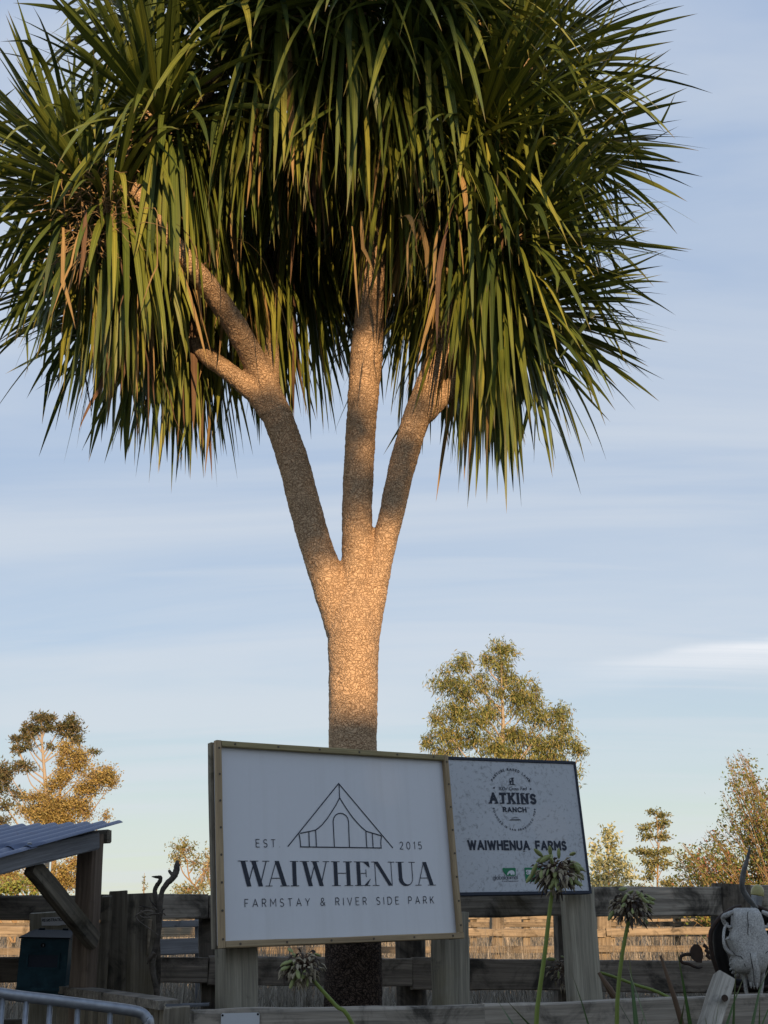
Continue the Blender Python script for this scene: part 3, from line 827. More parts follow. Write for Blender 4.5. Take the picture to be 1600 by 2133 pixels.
def stroke2d(pts, w):
    """polyline -> quads with mitred joints in 2D"""
    n = len(pts); closed = n > 3 and math.hypot(pts[0][0] - pts[-1][0], pts[0][1] - pts[-1][1]) < 1e-6
    if closed: pts = pts[:-1]; n -= 1
    Lp, Rp = [], []
    for i in range(n):
        a = pts[(i - 1) % n] if closed or i else None
        b = pts[(i + 1) % n] if closed or i < n - 1 else None
        p = pts[i]
        def dirn(q, r):
            d = (r[0] - q[0], r[1] - q[1]); l = math.hypot(*d) or 1e-9
            return d[0] / l, d[1] / l
        d1 = dirn(a, p) if a else None; d2 = dirn(p, b) if b else None
        if d1 is None: d1 = d2
        if d2 is None: d2 = d1
        n1, n2 = (-d1[1], d1[0]), (-d2[1], d2[0])
        mx, my = n1[0] + n2[0], n1[1] + n2[1]; l = math.hypot(mx, my)
        if l < .3: mx, my, k = n1[0], n1[1], 1
        else:
            mx, my = mx / l, my / l; k = min(2.2 if w < .15 else 1.12, 1 / max(.25, mx * n1[0] + my * n1[1]))
        Lp.append((p[0] + mx * w / 2 * k, p[1] + my * w / 2 * k)); Rp.append((p[0] - mx * w / 2 * k, p[1] - my * w / 2 * k))
    vs = Lp + Rp
    fs = [(i, n + i, n + (i + 1) % n, (i + 1) % n) for i in range(n if closed else n - 1)]
    return vs, fs
def text2d(s, weight, gap=.16, hx=1., slant=0., tight=1.):
    """unit-height text -> list of (verts, faces, centre x) and total width"""
    x, out = 0., []
    for ch in s:
        w, st = GLY[ch]
        w *= hx
        heavy = weight > .16
        for pl in st:
            for sg in (split_sharp(pl, weight) if heavy else [pl]):
                q = [(x + p[0] * hx + slant * p[1], p[1] if not heavy else weight / 2 + p[1] * (1 - weight)) for p in sg]
                if heavy and len(q) > 1 and (q[0] != q[-1]):
                    def ext(p, r, k=weight * .42):
                        d = math.hypot(p[0] - r[0], p[1] - r[1]) or 1
                        return (p[0] + (p[0] - r[0]) / d * k, p[1] + (p[1] - r[1]) / d * k)
                    q[0], q[-1] = ext(q[0], q[1]), ext(q[-1], q[-2])
                    lo, hi = 0., 1.
                v, f = stroke2d(q, weight)
                if heavy: v = [(a_, min(1., max(0., b_))) for a_, b_ in v]
                out.append((v, f, x + w / 2))
        x += (w if ch != ' ' else GLY[' '][0] * hx) + gap
    return out, x - gap

class Plane2:
    """a flat board in the place: frame from four photograph corners at given depths"""
    def __init__(s, tl, tr, br, bl, yl, yr):
        TL, BL = at(*tl, yl), at(*bl, yl)
        if yr is None:       # right side as far away as makes both upright edges equal
            h = (TL - BL).length
            lo, hi = yl, yl * 1.6
            for _ in range(40):
                yr = (lo + hi) / 2
                if (at(*tr, yr) - at(*br, yr)).length < h: lo = yr
                else: hi = yr
        TR, BR = at(*tr, yr), at(*br, yr)
        s.yr = yr
        s.c = (TL + TR + BR + BL) / 4
        u = ((TR + BR) - (TL + BL)); s.w = u.length / 2; s.u = u.normalized()
        v = ((TL + TR) - (BL + BR)); s.h = v.length / 2
        v = (v - s.u * v.dot(s.u)).normalized(); s.v = v
        s.n = s.u.cross(s.v)                       # towards the viewer
        s.M = Matrix(((s.u.x, s.v.x, s.n.x, s.c.x), (s.u.y, s.v.y, s.n.y, s.c.y), (s.u.z, s.v.z, s.n.z, s.c.z), (0, 0, 0, 1)))
    def fit(s, corners):
        """let the rectangle lean until its corners fall on the four photographed corners"""
        tgt = np.array(corners, float)
        RTm = np.array(CAMROT.transposed()); E0 = np.array(EYE); C0 = np.array(s.c); D0 = (C0 - E0) / np.linalg.norm(C0 - E0); dist = np.linalg.norm(C0 - E0)
        B0 = np.array(((s.u.x, s.v.x, s.n.x), (s.u.y, s.v.y, s.n.y), (s.u.z, s.v.z, s.n.z)))
        def rot(w):
            a = np.linalg.norm(w)
            if a < 1e-9: return np.eye(3)
            return np.array(Matrix.Rotation(a, 3, Vector(w / a)))
        def geo(p):
            B = rot(p[:3]) @ B0
            c = C0 + np.array((p[3], 0, p[4]))
            return B, c, s.w * (1 + p[5]), s.h * (1 + p[6])
        def res(p):
            B, c, w, h = geo(p)
            P = np.array([c + B[:, 0] * a * w / 2 + B[:, 1] * b * h / 2 for a, b in ((-1, 1), (1, 1), (1, -1), (-1, -1))])
            q = (P - E0) @ RTm.T
            return (np.stack([CW + F * q[:, 0] / -q[:, 2], CH - F * q[:, 1] / -q[:, 2]], 1) - tgt).ravel()
        p = np.zeros(7)
        for _ in range(25):
            r = res(p); J = np.stack([(res(p + np.eye(7)[i] * 1e-5) - r) / 1e-5 for i in range(7)], 1)
            p = p - np.linalg.solve(J.T @ J + 1e-3 * np.eye(7), J.T @ r)
        B, c, s.w, s.h = geo(p)
        s.c, s.u, s.v, s.n = Vector(c), Vector(B[:, 0]), Vector(B[:, 1]), Vector(B[:, 2])
        s.M = Matrix(((s.u.x, s.v.x, s.n.x, s.c.x), (s.u.y, s.v.y, s.n.y, s.c.y), (s.u.z, s.v.z, s.n.z, s.c.z), (0, 0, 0, 1)))
        s.err = np.abs(res(p)).max()
        print('fit error px', s.err, 'lean', math.degrees(math.asin(s.n.z)), 'turn', math.degrees(math.atan2(s.u.y, s.u.x)), 'size', s.w, s.h)
        return s
    def uv(s, px, py):
        d = ray(px, py); t = (s.c - EYE).dot(s.n) / d.dot(s.n); p = EYE + d * t - s.c
        return p.dot(s.u), p.dot(s.v)
def lettering(name, parent, pl, m, text, left, right, capx, weight, z=.0016, gap=.16, hx=None, slant=0., label=None, split=False):
    """text between two baseline pixels with cap height of capx pixels"""
    a, b = Vector(pl.uv(*left)), Vector(pl.uv(*right))
    sc = abs(pl.uv(left[0], left[1] - capx)[1] - a[1])
    L0 = (b - a).length / sc
    if hx is None:
        w1 = text2d(text, weight, 0, 1.)[1]
        gap = (L0 - w1) / max(1, len(text) - 1); hx = 1.
        parts, W = text2d(text, weight, gap, hx, slant)
    else:
        parts, W = text2d(text, weight, gap, hx, slant)
    k = L0 / W
    d = (b - a).normalized(); nrm = Vector((-d.y, d.x))
    groups = {}
    for i, (v, f, cx) in enumerate(parts):
        groups.setdefault(round(cx, 4) if split else 0, MB()).add([(*(a + d * (x * k * sc) + nrm * (y * sc)), z + (i % 7) * .00003) for x, y in v], f)
    if not split:
        o = groups[0].build(name, m, parent, pl.M)
    else:
        o = empty(name, (0, 0, 0)); COL.objects.unlink(o); adopt(o, parent, pl.M)
        for g_ in groups.values(): g_.build('letter', m, o, pl.M)
    if label: o['label'] = label
    return o
def arc_lettering(name, parent, pl, m, text, centre, rpx, a0, a1, capx, weight, inside=False, z=.0016, label=None):
    c = Vector(pl.uv(*centre)); sc = abs(pl.uv(centre[0], centre[1] - capx)[1] - c[1]); r = abs(pl.uv(centre[0] + rpx, centre[1])[0] - c[0])
    parts, W = text2d(text, weight, .2, .85)
    mb = MB()
    for v, f, cx in parts:
        ang = R_(a0 + (a1 - a0) * cx / W)
        rad = Vector((math.cos(ang), math.sin(ang))); tan = Vector((math.sin(ang), -math.cos(ang))) if not inside else Vector((-math.sin(ang), math.cos(ang)))
        up = rad if not inside else -rad
        mb.add([(*(c + rad * r + tan * ((x - cx) * sc) + up * ((y - .5) * sc)), z) for x, y in v], f)
    o = mb.build(name, m, parent, pl.M)
    if label: o['label'] = label
    return o
# high-contrast serif capitals
def serif_letter(ch):
    TK, TN, SH = .17, .032, .028
    q = []
    def rect(x0, y0, x1, y1): q.append([(x0, y0), (x1, y0), (x1, y1), (x0, y1)])
    def para(xb, yb, xt, yt, w): q.append([(xb, yb), (xb + w, yb), (xt + w, yt), (xt, yt)])
    def foot(xc, y, w):
        rect(xc - w / 2, y if y < .5 else 1 - SH, xc + w / 2, SH if y < .5 else 1)
    if ch == 'I': rect(.1, 0, .1 + TK, 1); foot(.185, 0, .37); foot(.185, 1, .37); return .37, q
    if ch == 'H':
        rect(.115, 0, .285, 1); rect(.695, 0, .865, 1); rect(.3, .5, .68, .5 + TN)
        for x in (.2, .78): foot(x, 0, .4); foot(x, 1, .4)
        return .98, q
    if ch == 'E':
        rect(.115, 0, .285, 1); rect(0, 0, .72, SH); rect(0, 1 - SH, .7, 1); rect(.3, .5, .56, .5 + TN)
        q.append([(.6, SH), (.76, .28), (.73, .28), (.45, SH)][::1]); q.append([(.45, 1 - SH), (.71, .76), (.74, .76), (.7, 1 - SH)])
        q.append([(.54, .36), (.57, .36), (.57, .67), (.54, .67)])
        return .76, q
    if ch == 'N':
        rect(.13, 0, .13 + TN, 1); para(.77, 0, .12, 1, .18); rect(.92, 0, .92 + TN, 1)
        foot(.15, 0, .32); foot(.1, 1, .24); foot(.94, 1, .32)
        return 1.08, q
    if ch == 'U':
        rect(.115, .3, .285, 1); rect(.78, .3, .78 + TN, 1); foot(.2, 1, .4); foot(.8, 1, .32)
        for i in range(14):
            t0, t1 = math.pi + i * math.pi / 14, math.pi + (i + 1) * math.pi / 14
            def ring(t):
                k = (1 + math.cos(t)) / 2; w = lerp(.2, TN, k ** .6)
                ox, oy = .455 + .355 * math.cos(t), .3 + .32 * math.sin(t)
                ix, iy = lerp(.3, .78, k), .3 + .25 * math.sin(t)
                return (ox, oy), (ix, iy)
            (a, b), (c, d) = ring(t0), ring(t1)
            q.append([a, c, d, b])
        return .96, q
    if ch == 'A':
        para(.1, 0, .44, 1, TN); para(.71, 0, .395, 1, .185); rect(.21, .3, .72, .3 + TN)
        foot(.12, 0, .3); foot(.8, 0, .4)
        return 1.0, q
    if ch == 'W':
        para(.335, 0, .09, 1, .185); para(.34, 0, .66, 1, TN + .01); para(.83, 0, .535, 1, .185); para(.86, 0, 1.16, 1, TN + .01)
        foot(.18, 1, .42); foot(.66, 1, .36); foot(1.16, 1, .3)
        return 1.3, q
def serif_text(name, parent, pl, m, text, left, right, capx, z=.0016, label=None):
    a, b = Vector(pl.uv(*left)), Vector(pl.uv(*right)); sc = abs(pl.uv(left[0], left[1] - capx)[1] - a[1])
    d = (b - a).normalized(); nrm = Vector((-d.y, d.x))
    x, items = 0., []
    for i, ch in enumerate(text):
        w, q = serif_letter(ch); x -= {'WA': .24, 'AI': .03, 'UA': .1}.get(text[i - 1:i + 1], 0) if i else 0; items.append((x, q)); x += w + .09
    k = (b - a).length / (x - .09)
    o = empty(name, (0, 0, 0)); COL.objects.unlink(o); adopt(o, parent, pl.M)
    zz = 0
    for x0, qs in items:
        mb = MB()
        for pq in qs:
            area = sum(pq[i][0] * pq[(i + 1) % 4][1] - pq[(i + 1) % 4][0] * pq[i][1] for i in range(4))
            if area < 0: pq = pq[::-1]
            zz = (zz + 1) % 9
            mb.add([(*(a + d * ((x0 + x_) * k) + nrm * (y_ * sc)), z + zz * .00004) for x_, y_ in pq], [(0, 1, 2, 3)])
        mb.build('letter', m, o, pl.M)
    if label: o['label'] = label
    return o
def line_art(name, parent, pl, m, polys, wpx, z=.0016, label=None):
    mb = MB(); w = abs(pl.uv(800 + wpx, 1700)[0] - pl.uv(800, 1700)[0])
    for i, p in enumerate(polys):
        v, f = stroke2d([pl.uv(*q) for q in p], w)
        mb.add([(x, y, z + (i % 9) * .00004) for x, y in v], f)
    o = mb.build(name, m, parent, pl.M)
    if label: o['label'] = label
    return o
def fill_art(name, parent, pl, m, polys, z=.0016, label=None):
    mb = MB()
    for i, p in enumerate(polys):
        pts = [pl.uv(*q) for q in p]
        area = sum(pts[k][0] * pts[(k + 1) % len(pts)][1] - pts[(k + 1) % len(pts)][0] * pts[k][1] for k in range(len(pts)))
        if area < 0: pts = pts[::-1]
        mb.add([(x, y, z + i * .00006) for x, y in pts], [tuple(range(len(pts)))])
    o = mb.build(name, m, parent, pl.M)
    if label: o['label'] = label
    return o

# ---------------------------------------------------------------- timber pieces
def plank_mesh(name, L, W, T, m, seg=None, rough=.003, seed=0, taper=0.):
    """a sawn board along X (width Y, thickness Z), edges eased and worn"""
    r = random.Random(seed * 7919 + int(L * 1000) + int(W * 1000))
    n = seg or max(4, min(28, int(L / .07)))
    c = min(W, T) * .12
    prof = [(-W / 2 + c, -T / 2), (W / 2 - c, -T / 2), (W / 2, -T / 2 + c), (W / 2, T / 2 - c), (W / 2 - c, T / 2), (-W / 2 + c, T / 2), (-W / 2, T / 2 - c), (-W / 2, -T / 2 + c)]
    ph = [r.uniform(0, 100) for _ in range(4)]
    rings = []
    for i in range(n + 1):
        x = -L / 2 + L * i / n
        ring = []
        for j, (y, z) in enumerate(prof):
            k = 1 - taper * i / n
            dy = mnoise.noise(Vector((x * 3 + ph[0], j // 2 * 5.1, ph[1]))) * rough * 2 + r.uniform(-1, 1) * rough * .5
            dz = mnoise.noise(Vector((x * 3 + ph[2], j // 2 * 3.7, ph[3]))) * rough + r.uniform(-1, 1) * rough * .3
            ring.append(Vector((x + (r.uniform(-1, 1) * rough if i in (0, n) else 0), y * k + dy, z * k + dz)))
        rings.append(ring)
    return MB().loft(rings).mesh(name, m)
def frame_matrix(xaxis, zaxis, loc):
    x = Vector(xaxis).normalized(); z = Vector(zaxis); z = (z - x * z.dot(x)).normalized(); y = z.cross(x)
    return Matrix(((x.x, y.x, z.x, loc[0]), (x.y, y.y, z.y, loc[1]), (x.z, y.z, z.z, loc[2]), (0, 0, 0, 1)))
_seed = [0]
def plank(name, parent, A, B, W, T, m, face=(0, -1, 0), rough=.003, taper=0., label=None):
    """board from A to B (axis), W across, T along the face normal"""
    A, B = Vector(A), Vector(B); _seed[0] += 1
    o = bpy.data.objects.new(name, plank_mesh(name, (B - A).length, W, T, MATS[m], rough=rough, seed=_seed[0], taper=taper))
    adopt(o, parent, frame_matrix(B - A, face, (A + B) / 2))
    if label: o['label'] = label
    return o
def rail_px(name, parent, x0, t0, b0, x1, t1, b1, Yf, T, m, zoff=0., **k):
    """horizontal board seen between pixel columns x0 and x1 with its top and bottom edges at t, b"""
    A, B = at(x0, (t0 + b0) / 2, Yf(x0) + zoff), at(x1, (t1 + b1) / 2, Yf(x1) + zoff)
    W = ((at(x0, t0, Yf(x0)) - at(x0, b0, Yf(x0))).length + (at(x1, t1, Yf(x1)) - at(x1, b1, Yf(x1))).length) / 2
    d = (B - A)
    return plank(name, parent, A, B, W, T, m, face=(d.y, -d.x, 0), **k)
def post_px(name, parent, xt, yt, xb, yb, wpx, Y, m, T=None, zbot=None, rough=.004, label=None, face=(.18, -1, 0), taper=0.):
    """upright post through two pixel points, run down to zbot"""
    A, B = at(xb, yb, Y), at(xt, yt, Y)
    W = wpx / scale_at((A + B) / 2)
    if zbot is not None:
        A = B + (A - B) * ((B.z - zbot) / (B.z - A.z))
    return plank(name, parent, A, B, W, T or W, m, face=face, rough=rough, taper=taper, label=label)
def post_round_px(name, parent, xt, yt, xb, yb, wpx, Y, m, zbot=0., label=None):
    A, B = at(xb, yb, Y), at(xt, yt, Y); A = B + (A - B) * ((B.z - zbot) / (B.z - A.z))
    L = (B - A).length; r = wpx / 2 / scale_at((A + B) / 2)
    n = 18
    rings = []
    for i in range(n + 1):
        x = -L / 2 + L * i / n
        rr = r * (1 + .03 * mnoise.noise(Vector((x * 4, r * 50, 0))))
        if i == n: rr *= .93
        rings.append([Vector((x, rr * (1 + .025 * mnoise.noise(Vector((k * 1.7, x * .8, r * 90)))) * math.cos(k * math.pi / 8), rr * math.sin(k * math.pi / 8))) for k in range(16)])
    o = MB().loft(rings).build(name, MATS[m], parent, frame_matrix(B - A, (0, -1, 0), (A + B) / 2), smooth=False)
    if label: o['label'] = label
    return o
# ---------------------------------------------------------------- the framed white sign
def c2(x, y): return (420 + x / 2.963, 1520 + y / 2.963)
S1 = Plane2((447, 1543.6), (925, 1575.5), (961.5, 1954.5), (450.4, 1976.3), 4.62, None).fit([(447, 1543.6), (925, 1575.5), (961.5, 1954.5), (450.4, 1976.3)])
sign = empty('sign', at(700, 2300, (4.62 + S1.yr) / 2), 'large white sign with timber trim, tent drawing and serif lettering on two posts', 'sign')
sign.location.z = .35
hw, hh = S1.w / 2, S1.h / 2
px2m = S1.w / 505
MB().box((0, 0, -.009), (S1.w - .02, S1.h - .02, .018)).build('panel', MATS['sign_white'], sign, S1.M)
tw = 10.2 * px2m
def local_plank(name, parent, pl, a, b, W, T, z, m):
    A, B = pl.M @ Vector((*a, z)), pl.M @ Vector((*b, z))
    return plank(name, parent, A, B, W, T, m, face=pl.n, rough=.0008)
trims = [((-hw + tw / 2, -hh), (-hw + tw / 2, hh), 'trim_wood'), ((hw - tw / 2, -hh + tw), (hw - tw / 2, hh), 'trim_wood'),
         ((-hw + tw + .0005, hh - tw / 2), (hw - tw - .0005, hh - tw / 2), 'trim_wood_green'), ((-hw + tw + .0005, -hh + tw / 2), (hw + .002, -hh + tw / 2), 'trim_wood')]
scr = MB().tube([(0, 0, 0), (0, 0, .0016)], .0042, 10).mesh('screw', MATS['screw_metal'])
for a, b, m in trims:
    t = local_plank('trim_strip', sign, S1, a, b, tw, .022, .0112, m)
    n = 8 if a[0] == b[0] else 6
    for i in range(n):
        k = (i + .3) / (n - .4)
        q = Vector(a).lerp(Vector(b), k)
        adopt(bpy.data.objects.new('screw', scr), t, S1.M @ Matrix.Translation((q.x, q.y, .0225)))
# the box frame behind the panel, dark weathered returns
for a, b, f in (((-hw + .012, -hh), (-hw + .012, hh), (-1, 0)), ((hw - .012, -hh), (hw - .012, hh), (1, 0)), ((-hw + .03, hh - .012), (hw - .03, hh - .012), (0, 1)), ((-hw + .03, -hh + .012), (hw - .03, -hh + .012), (0, -1))):
    local_plank('frame_rail', sign, S1, a, b, .022, .03, -.034, 'slab_wood')
INK = MATS['ink']
tent = [[(531, 722), (845, 332), (1180, 730)], [(847, 337), (851, 420)],
        [(851, 420), (828, 466), (800, 510), (772, 552), (745, 585), (722, 606), (702, 620), (655, 630), (607, 640)],
        [(851, 420), (878, 464), (905, 505), (932, 542), (960, 575), (988, 604), (1015, 627), (1060, 640), (1108, 655)],
        [(600, 643), (605, 668), (608, 690), (610, 723), (1108, 730), (1105, 700), (1106, 680), (1110, 656)],
        [(661, 630), (664, 722)], [(703, 621), (708, 723)], [(1013, 628), (1019, 728)], [(1052, 640), (1058, 729)],
        [(819, 724), (811, 565), (815, 545), (826, 528), (840, 519), (856, 516), (874, 520), (890, 530), (901, 546), (906, 566), (912, 726)]]
line_art('tent_drawing', sign, S1, INK, [[c2(*q) for q in p] for p in tent], 1.75)
serif_text('lettering', sign, S1, INK, 'WAIWHENUA', c2(230, 968), c2(1445, 961), 160 / 2.963, label='WAIWHENUA in high-contrast serif capitals')
lettering('lettering', sign, S1, INK, 'FARMSTAY & RIVER SIDE PARK', c2(267, 1095), c2(1433, 1072), 48 / 2.963, .1, split=True, label='FARMSTAY & RIVER SIDE PARK in thin capitals')
lettering('lettering', sign, S1, INK, 'EST.', c2(336, 724), c2(482, 726), 47 / 2.963, .1, split=True, label='EST. in thin capitals')
lettering('lettering', sign, S1, INK, '2015', c2(1225, 737), c2(1358, 737), 44 / 2.963, .1, split=True, label='2015 in thin numerals')
# posts
def sign_post(x0, x1, y, Y, label):
    post_px('post', sign, (x0 + x1) / 2, 1900, (x0 + x1) / 2 + 3, 2100, x1 - x0, Y, 'post_wood', T=.1, zbot=.3, label=label, face=(.55, -1, 0))
sign_post(450, 531, 0, 4.62 + .14 + .0, 'grey sawn post under the nearer end')
sign_post(904, 972, 0, S1.yr + .12, 'grey sawn post under the farther end')

# ---------------------------------------------------------------- the weathered farm sign behind it
def c3(x, y): return (880 + x / 3.81, 1550 + y / 3.81)
def c9(x, y): return (1000 + x / 6.667, 1760 + y / 6.667)
def c10(x, y): return (1000 + x / 11.43, 1590 + y / 11.43)
S2 = Plane2((921, 1576.5), (1200.7, 1586), (1230, 1862), (950, 1865), 5.52, 5.67).fit([(921, 1576.5), (1200.7, 1586), (1230, 1862), (950, 1865)])
farm = empty('sign', at(1080, 2300, 5.6), 'peeling white sign with navy edges, round ranch emblem and green logos', 'sign')
farm.location.z = .35
gw, gh = S2.w / 2, S2.h / 2
MB().box((0, 0, -.009), (S2.w - .012, S2.h - .012, .018)).build('panel', MATS['peeling_white'], farm, S2.M)
ew = .011
for a, b in (((-gw + ew / 2, -gh), (-gw + ew / 2, gh)), ((gw - ew / 2, -gh), (gw - ew / 2, gh)), ((-gw + ew, gh - ew / 2), (gw - ew, gh - ew / 2)), ((-gw + ew, -gh + ew / 2), (gw - ew, -gh + ew / 2))):
    A, B = S2.M @ Vector((*a, -.012)), S2.M @ Vector((*b, -.012))
    plank('edge_strip', farm, A, B, ew * (1.25 if a[1] == b[1] else 1), .034, 'navy_paint', face=S2.n, rough=.0006)
lettering('lettering', farm, S2, INK, 'WAIWHENUA FARMS', c3(368, 842), c3(1140, 846), 82 / 3.81, .23, gap=.3, hx=.78, split=True, label='WAIWHENUA FARMS in heavy capitals')
lettering('lettering', farm, S2, INK, 'ATKINS', c3(543, 470), c3(898, 480), 88 / 3.81, .24, gap=.4, hx=.76, split=True, label='ATKINS in heavy slab capitals')
slab = []
for x, y in ((240, 960), (385, 962), (515, 963), (675, 968), (805, 970), (910, 972), (1040, 977)): slab.append([c10(x - 45, y - 26), c10(x + 45, y - 26), c10(x + 45, y), c10(x - 45, y)])
for x, y in ((660, 700), (780, 702), (885, 705), (1010, 712), (1130, 718)): slab.append([c10(x - 42, y - 2), c10(x + 42, y - 2), c10(x + 42, y + 24), c10(x - 42, y + 24)])
fill_art('lettering_serif', farm, S2, INK, slab, z=.0024)
lettering('lettering', farm, S2, INK, 'RANCH', c10(560, 1165), c10(1095, 1172), 128 / 11.43, .22, gap=.34, hx=.8, label='RANCH in heavy capitals')
lettering('lettering', farm, S2, INK, 'TM', c10(1120, 1080), c10(1172, 1082), 32 / 11.43, .14, gap=.2, hx=.8)
arc_lettering('lettering', farm, S2, INK, 'PASTURE RAISED LAMB', c10(775, 800), 548 / 11.43, 146, 35, 66 / 11.43, .2, label='PASTURE RAISED LAMB around the top')
arc_lettering('lettering', farm, S2, INK, 'FOUNDED IN SAN FRANCISCO 1989', c10(805, 990), 492 / 11.43, 188, 352, 52 / 11.43, .2, inside=True, label='FOUNDED IN SAN FRANCISCO 1989 around the foot')
lettering('lettering', farm, S2, INK, '100% Grass Fed', c10(445, 640), c10(1095, 640), 76 / 11.43, .13, gap=.14, hx=.9, slant=.22, label='100% Grass Fed in slanted script')
for x, y in ((330, 585), (1200, 612)):
    fill_art('lettering_dot', farm, S2, INK, [[c10(x + 22 * math.cos(k), y + 22 * math.sin(k)) for k in np.linspace(0, 6.28, 11)[:-1]]])
fill_art('emblem_lamb', farm, S2, INK, [[c10(*q) for q in p] for p in (
    [(660, 515), (720, 495), (800, 492), (862, 520)], [(745, 340), (805, 342), (800, 362), (775, 372), (795, 400), (795, 495), (765, 495), (762, 430), (742, 375)],
    [(700, 420), (740, 405), (752, 440), (735, 470), (735, 492), (712, 492), (712, 460)])], label='small dark lamb on a mound')
line_art('emblem_outline', farm, S2, INK, [[c10(*q) for q in ((760, 375), (720, 362), (693, 378), (690, 420), (705, 470), (708, 495))]], 1.0)
sunrise = [[c10(700, 1358), c10(720, 1335), c10(950, 1335), c10(975, 1358)]]
for i in range(11):
    a = R_(162 - i * 14.4); sx, sy = 838 + 115 * math.cos(a), 1340 - 75 * math.sin(a)
    p0 = (838 + 70 * math.cos(a), 1330 - 28 * math.sin(a))
    sunrise.append([c10(p0[0] - 8, p0[1]), c10(p0[0] + 8, p0[1]), c10(sx, sy)])
fill_art('emblem_grass', farm, S2, INK, sunrise, label='rayed tuft of grass emblem')
G = MATS['logo_green']
fill_art('logo', farm, S2, G, [[c9(*q) for q in ((305, 330), (330, 315), (345, 322), (480, 318), (494, 328), (492, 425), (470, 430), (365, 430), (350, 410), (330, 385), (312, 352))]], label='green cow-shaped logo')
fill_art('logo_animal', farm, S2, MATS['white_print'], [[c9(*q) for q in ((372, 415), (380, 385), (400, 362), (435, 352), (465, 362), (478, 385), (474, 418), (460, 418), (455, 396), (445, 418), (425, 418), (418, 398), (408, 395), (395, 400), (388, 420))]], z=.0022)
lettering('lettering', farm, S2, MATS['navy_paint'], 'global animal'.replace(' ', ''), c9(180, 480), c9(522, 476), 62 / 6.667, .09, gap=.13, hx=.95, label='globalanimal in thin lower case')
lettering('lettering', farm, S2, MATS['navy_paint'], 'PARTNERSHIP', c9(312, 512), c9(530, 510), 14 / 6.667, .22, gap=.5, hx=.8, label='PARTNERSHIP in tiny capitals')
fill_art('logo', farm, S2, G, [[c9(*q) for q in ((612, 322), (625, 314), (900, 320), (905, 510), (645, 510), (632, 500))]], label='green rectangular logo half hidden by a seed head')
lettering('lettering', farm, S2, MATS['white_print'], 'S', c9(642, 412), c9(674, 412), 66 / 6.667, .2, z=.0024, gap=.1, hx=.9, label='white S on green')
lettering('lettering', farm, S2, MATS['white_print'], 'I', c9(690, 412), c9(694, 412), 66 / 6.667, .2, z=.0024, gap=.1, hx=.9)
line_art('logo_line', farm, S2, MATS['white_print'], [[c9(*q) for q in ((775, 470), (810, 452), (840, 462), (855, 478))]], 1.2, z=.0024)
post_px('post', farm, 1201, 1850, 1219, 2085, 66, 5.82, 'post_wood', T=.09, zbot=.3, label='olive grey post under the outer end')
# ---------------------------------------------------------------- the yard fence
def FY(px): return 5.78 + .82 * px / 1600
fence = empty('yard_fence', at(740, 2500, FY(740)), 'dark weathered plank fence running behind the tree and both signs', 'fence')
fence.location.z = 0
for a in ((-90, 1866, 1917, 206, 1864, 1916), (207, 1862, 1915, 432, 1862, 1915), (434, 1865, 1914, 856, 1864, 1913), (858, 1862, 1911, 1187, 1853, 1909), (1189, 1849, 1909, 1500, 1846, 1909)):
    rail_px('rail', fence, *a, FY, .045, 'fence_wood')
for a in ((-90, 1995, 2047, 206, 1993, 2046), (207, 1993, 2048, 432, 1992, 2049), (434, 1992, 2051, 856, 1994, 2056), (858, 1996, 2060, 1187, 1998, 2063), (1189, 1999, 2065, 1540, 2001, 2069)):
    rail_px('rail', fence, *a, FY, .045, 'dark_wood')
for a in ((-90, 2122, 2180, 206, 2122, 2180), (207, 2122, 2180, 856, 2128, 2190), (858, 2128, 2190, 1540, 2130, 2196)):
    rail_px('rail', fence, *a, FY, .045, 'fence_wood')
post_px('post', fence, 432, 1872, 434, 2120, 34, FY(432) + .085, 'dark_wood', T=.1, zbot=0)
post_round_px('post', fence, 853, 1880, 857, 2100, 65, FY(855) + .1, 'dark_wood', label='round dark fence post with a long crack')
post_px('post', fence, 1187, 1875, 1187, 2100, 60, FY(1187) + .1, 'dark_wood', T=.1, zbot=0)
post_round_px('strainer_post', fence, 1524, 1842, 1530, 2100, 92, FY(1524) + .06, 'dark_wood', label='thick dark strainer post behind the skull')
post_px('post', fence, 110, 1905, 105, 2120, 66, FY(110) + .075, 'slab_wood', T=.1, zbot=0)
for t, b in ((1844, 1907), (2003, 2071), (2132, 2198)):          # the fence runs on past both edges of the picture
    for x0, x1 in ((1544, 2000), (2002, 2460)): rail_px('rail', fence, x0, t - (x0 - 1540) * .008, b - (x0 - 1540) * .012, x1, t - (x1 - 1540) * .008, b - (x1 - 1540) * .012, FY, .045, 'fence_wood')
    for x0, x1 in ((-560, -92), (-1030, -562)): rail_px('rail', fence, x0, t + 22 - (x0 + 90) * .004, b + 10 - (x0 + 90) * .004, x1, t + 22, b + 10, FY, .045, 'fence_wood')
for x in (2001, 2450, -561, -1020): post_px('post', fence, x, 1850, x, 2100, 46, FY(x) + .09, 'dark_wood', T=.1, zbot=0)
# the paling that carries the registration label
reg = empty('label_board', at(112, 2300, 5.7), 'grey upright board with a torn REGISTRATION label above the mailbox', 'board')
reg.location.z = 0
post_px('plank', reg, 114, 1899, 112, 2120, 102, 5.72, 'post_wood', T=.03, zbot=0)
SR = Plane2((86, 1911.5), (146, 1909), (146, 1927), (87, 1928), 5.69, 5.70)
fill_art('label', reg, SR, MATS['label_white'], [[(86, 1911.5), (140, 1909), (147, 1921), (152, 1927), (132, 1926), (122, 1928), (87, 1928)]], z=.0)
lettering('lettering', reg, SR, MATS['label_ink'], 'REGISTRATION', (88, 1920), (134, 1918.5), 6.2, .2, gap=.22, hx=.8, z=.0008, label='REGISTRATION in small black capitals')

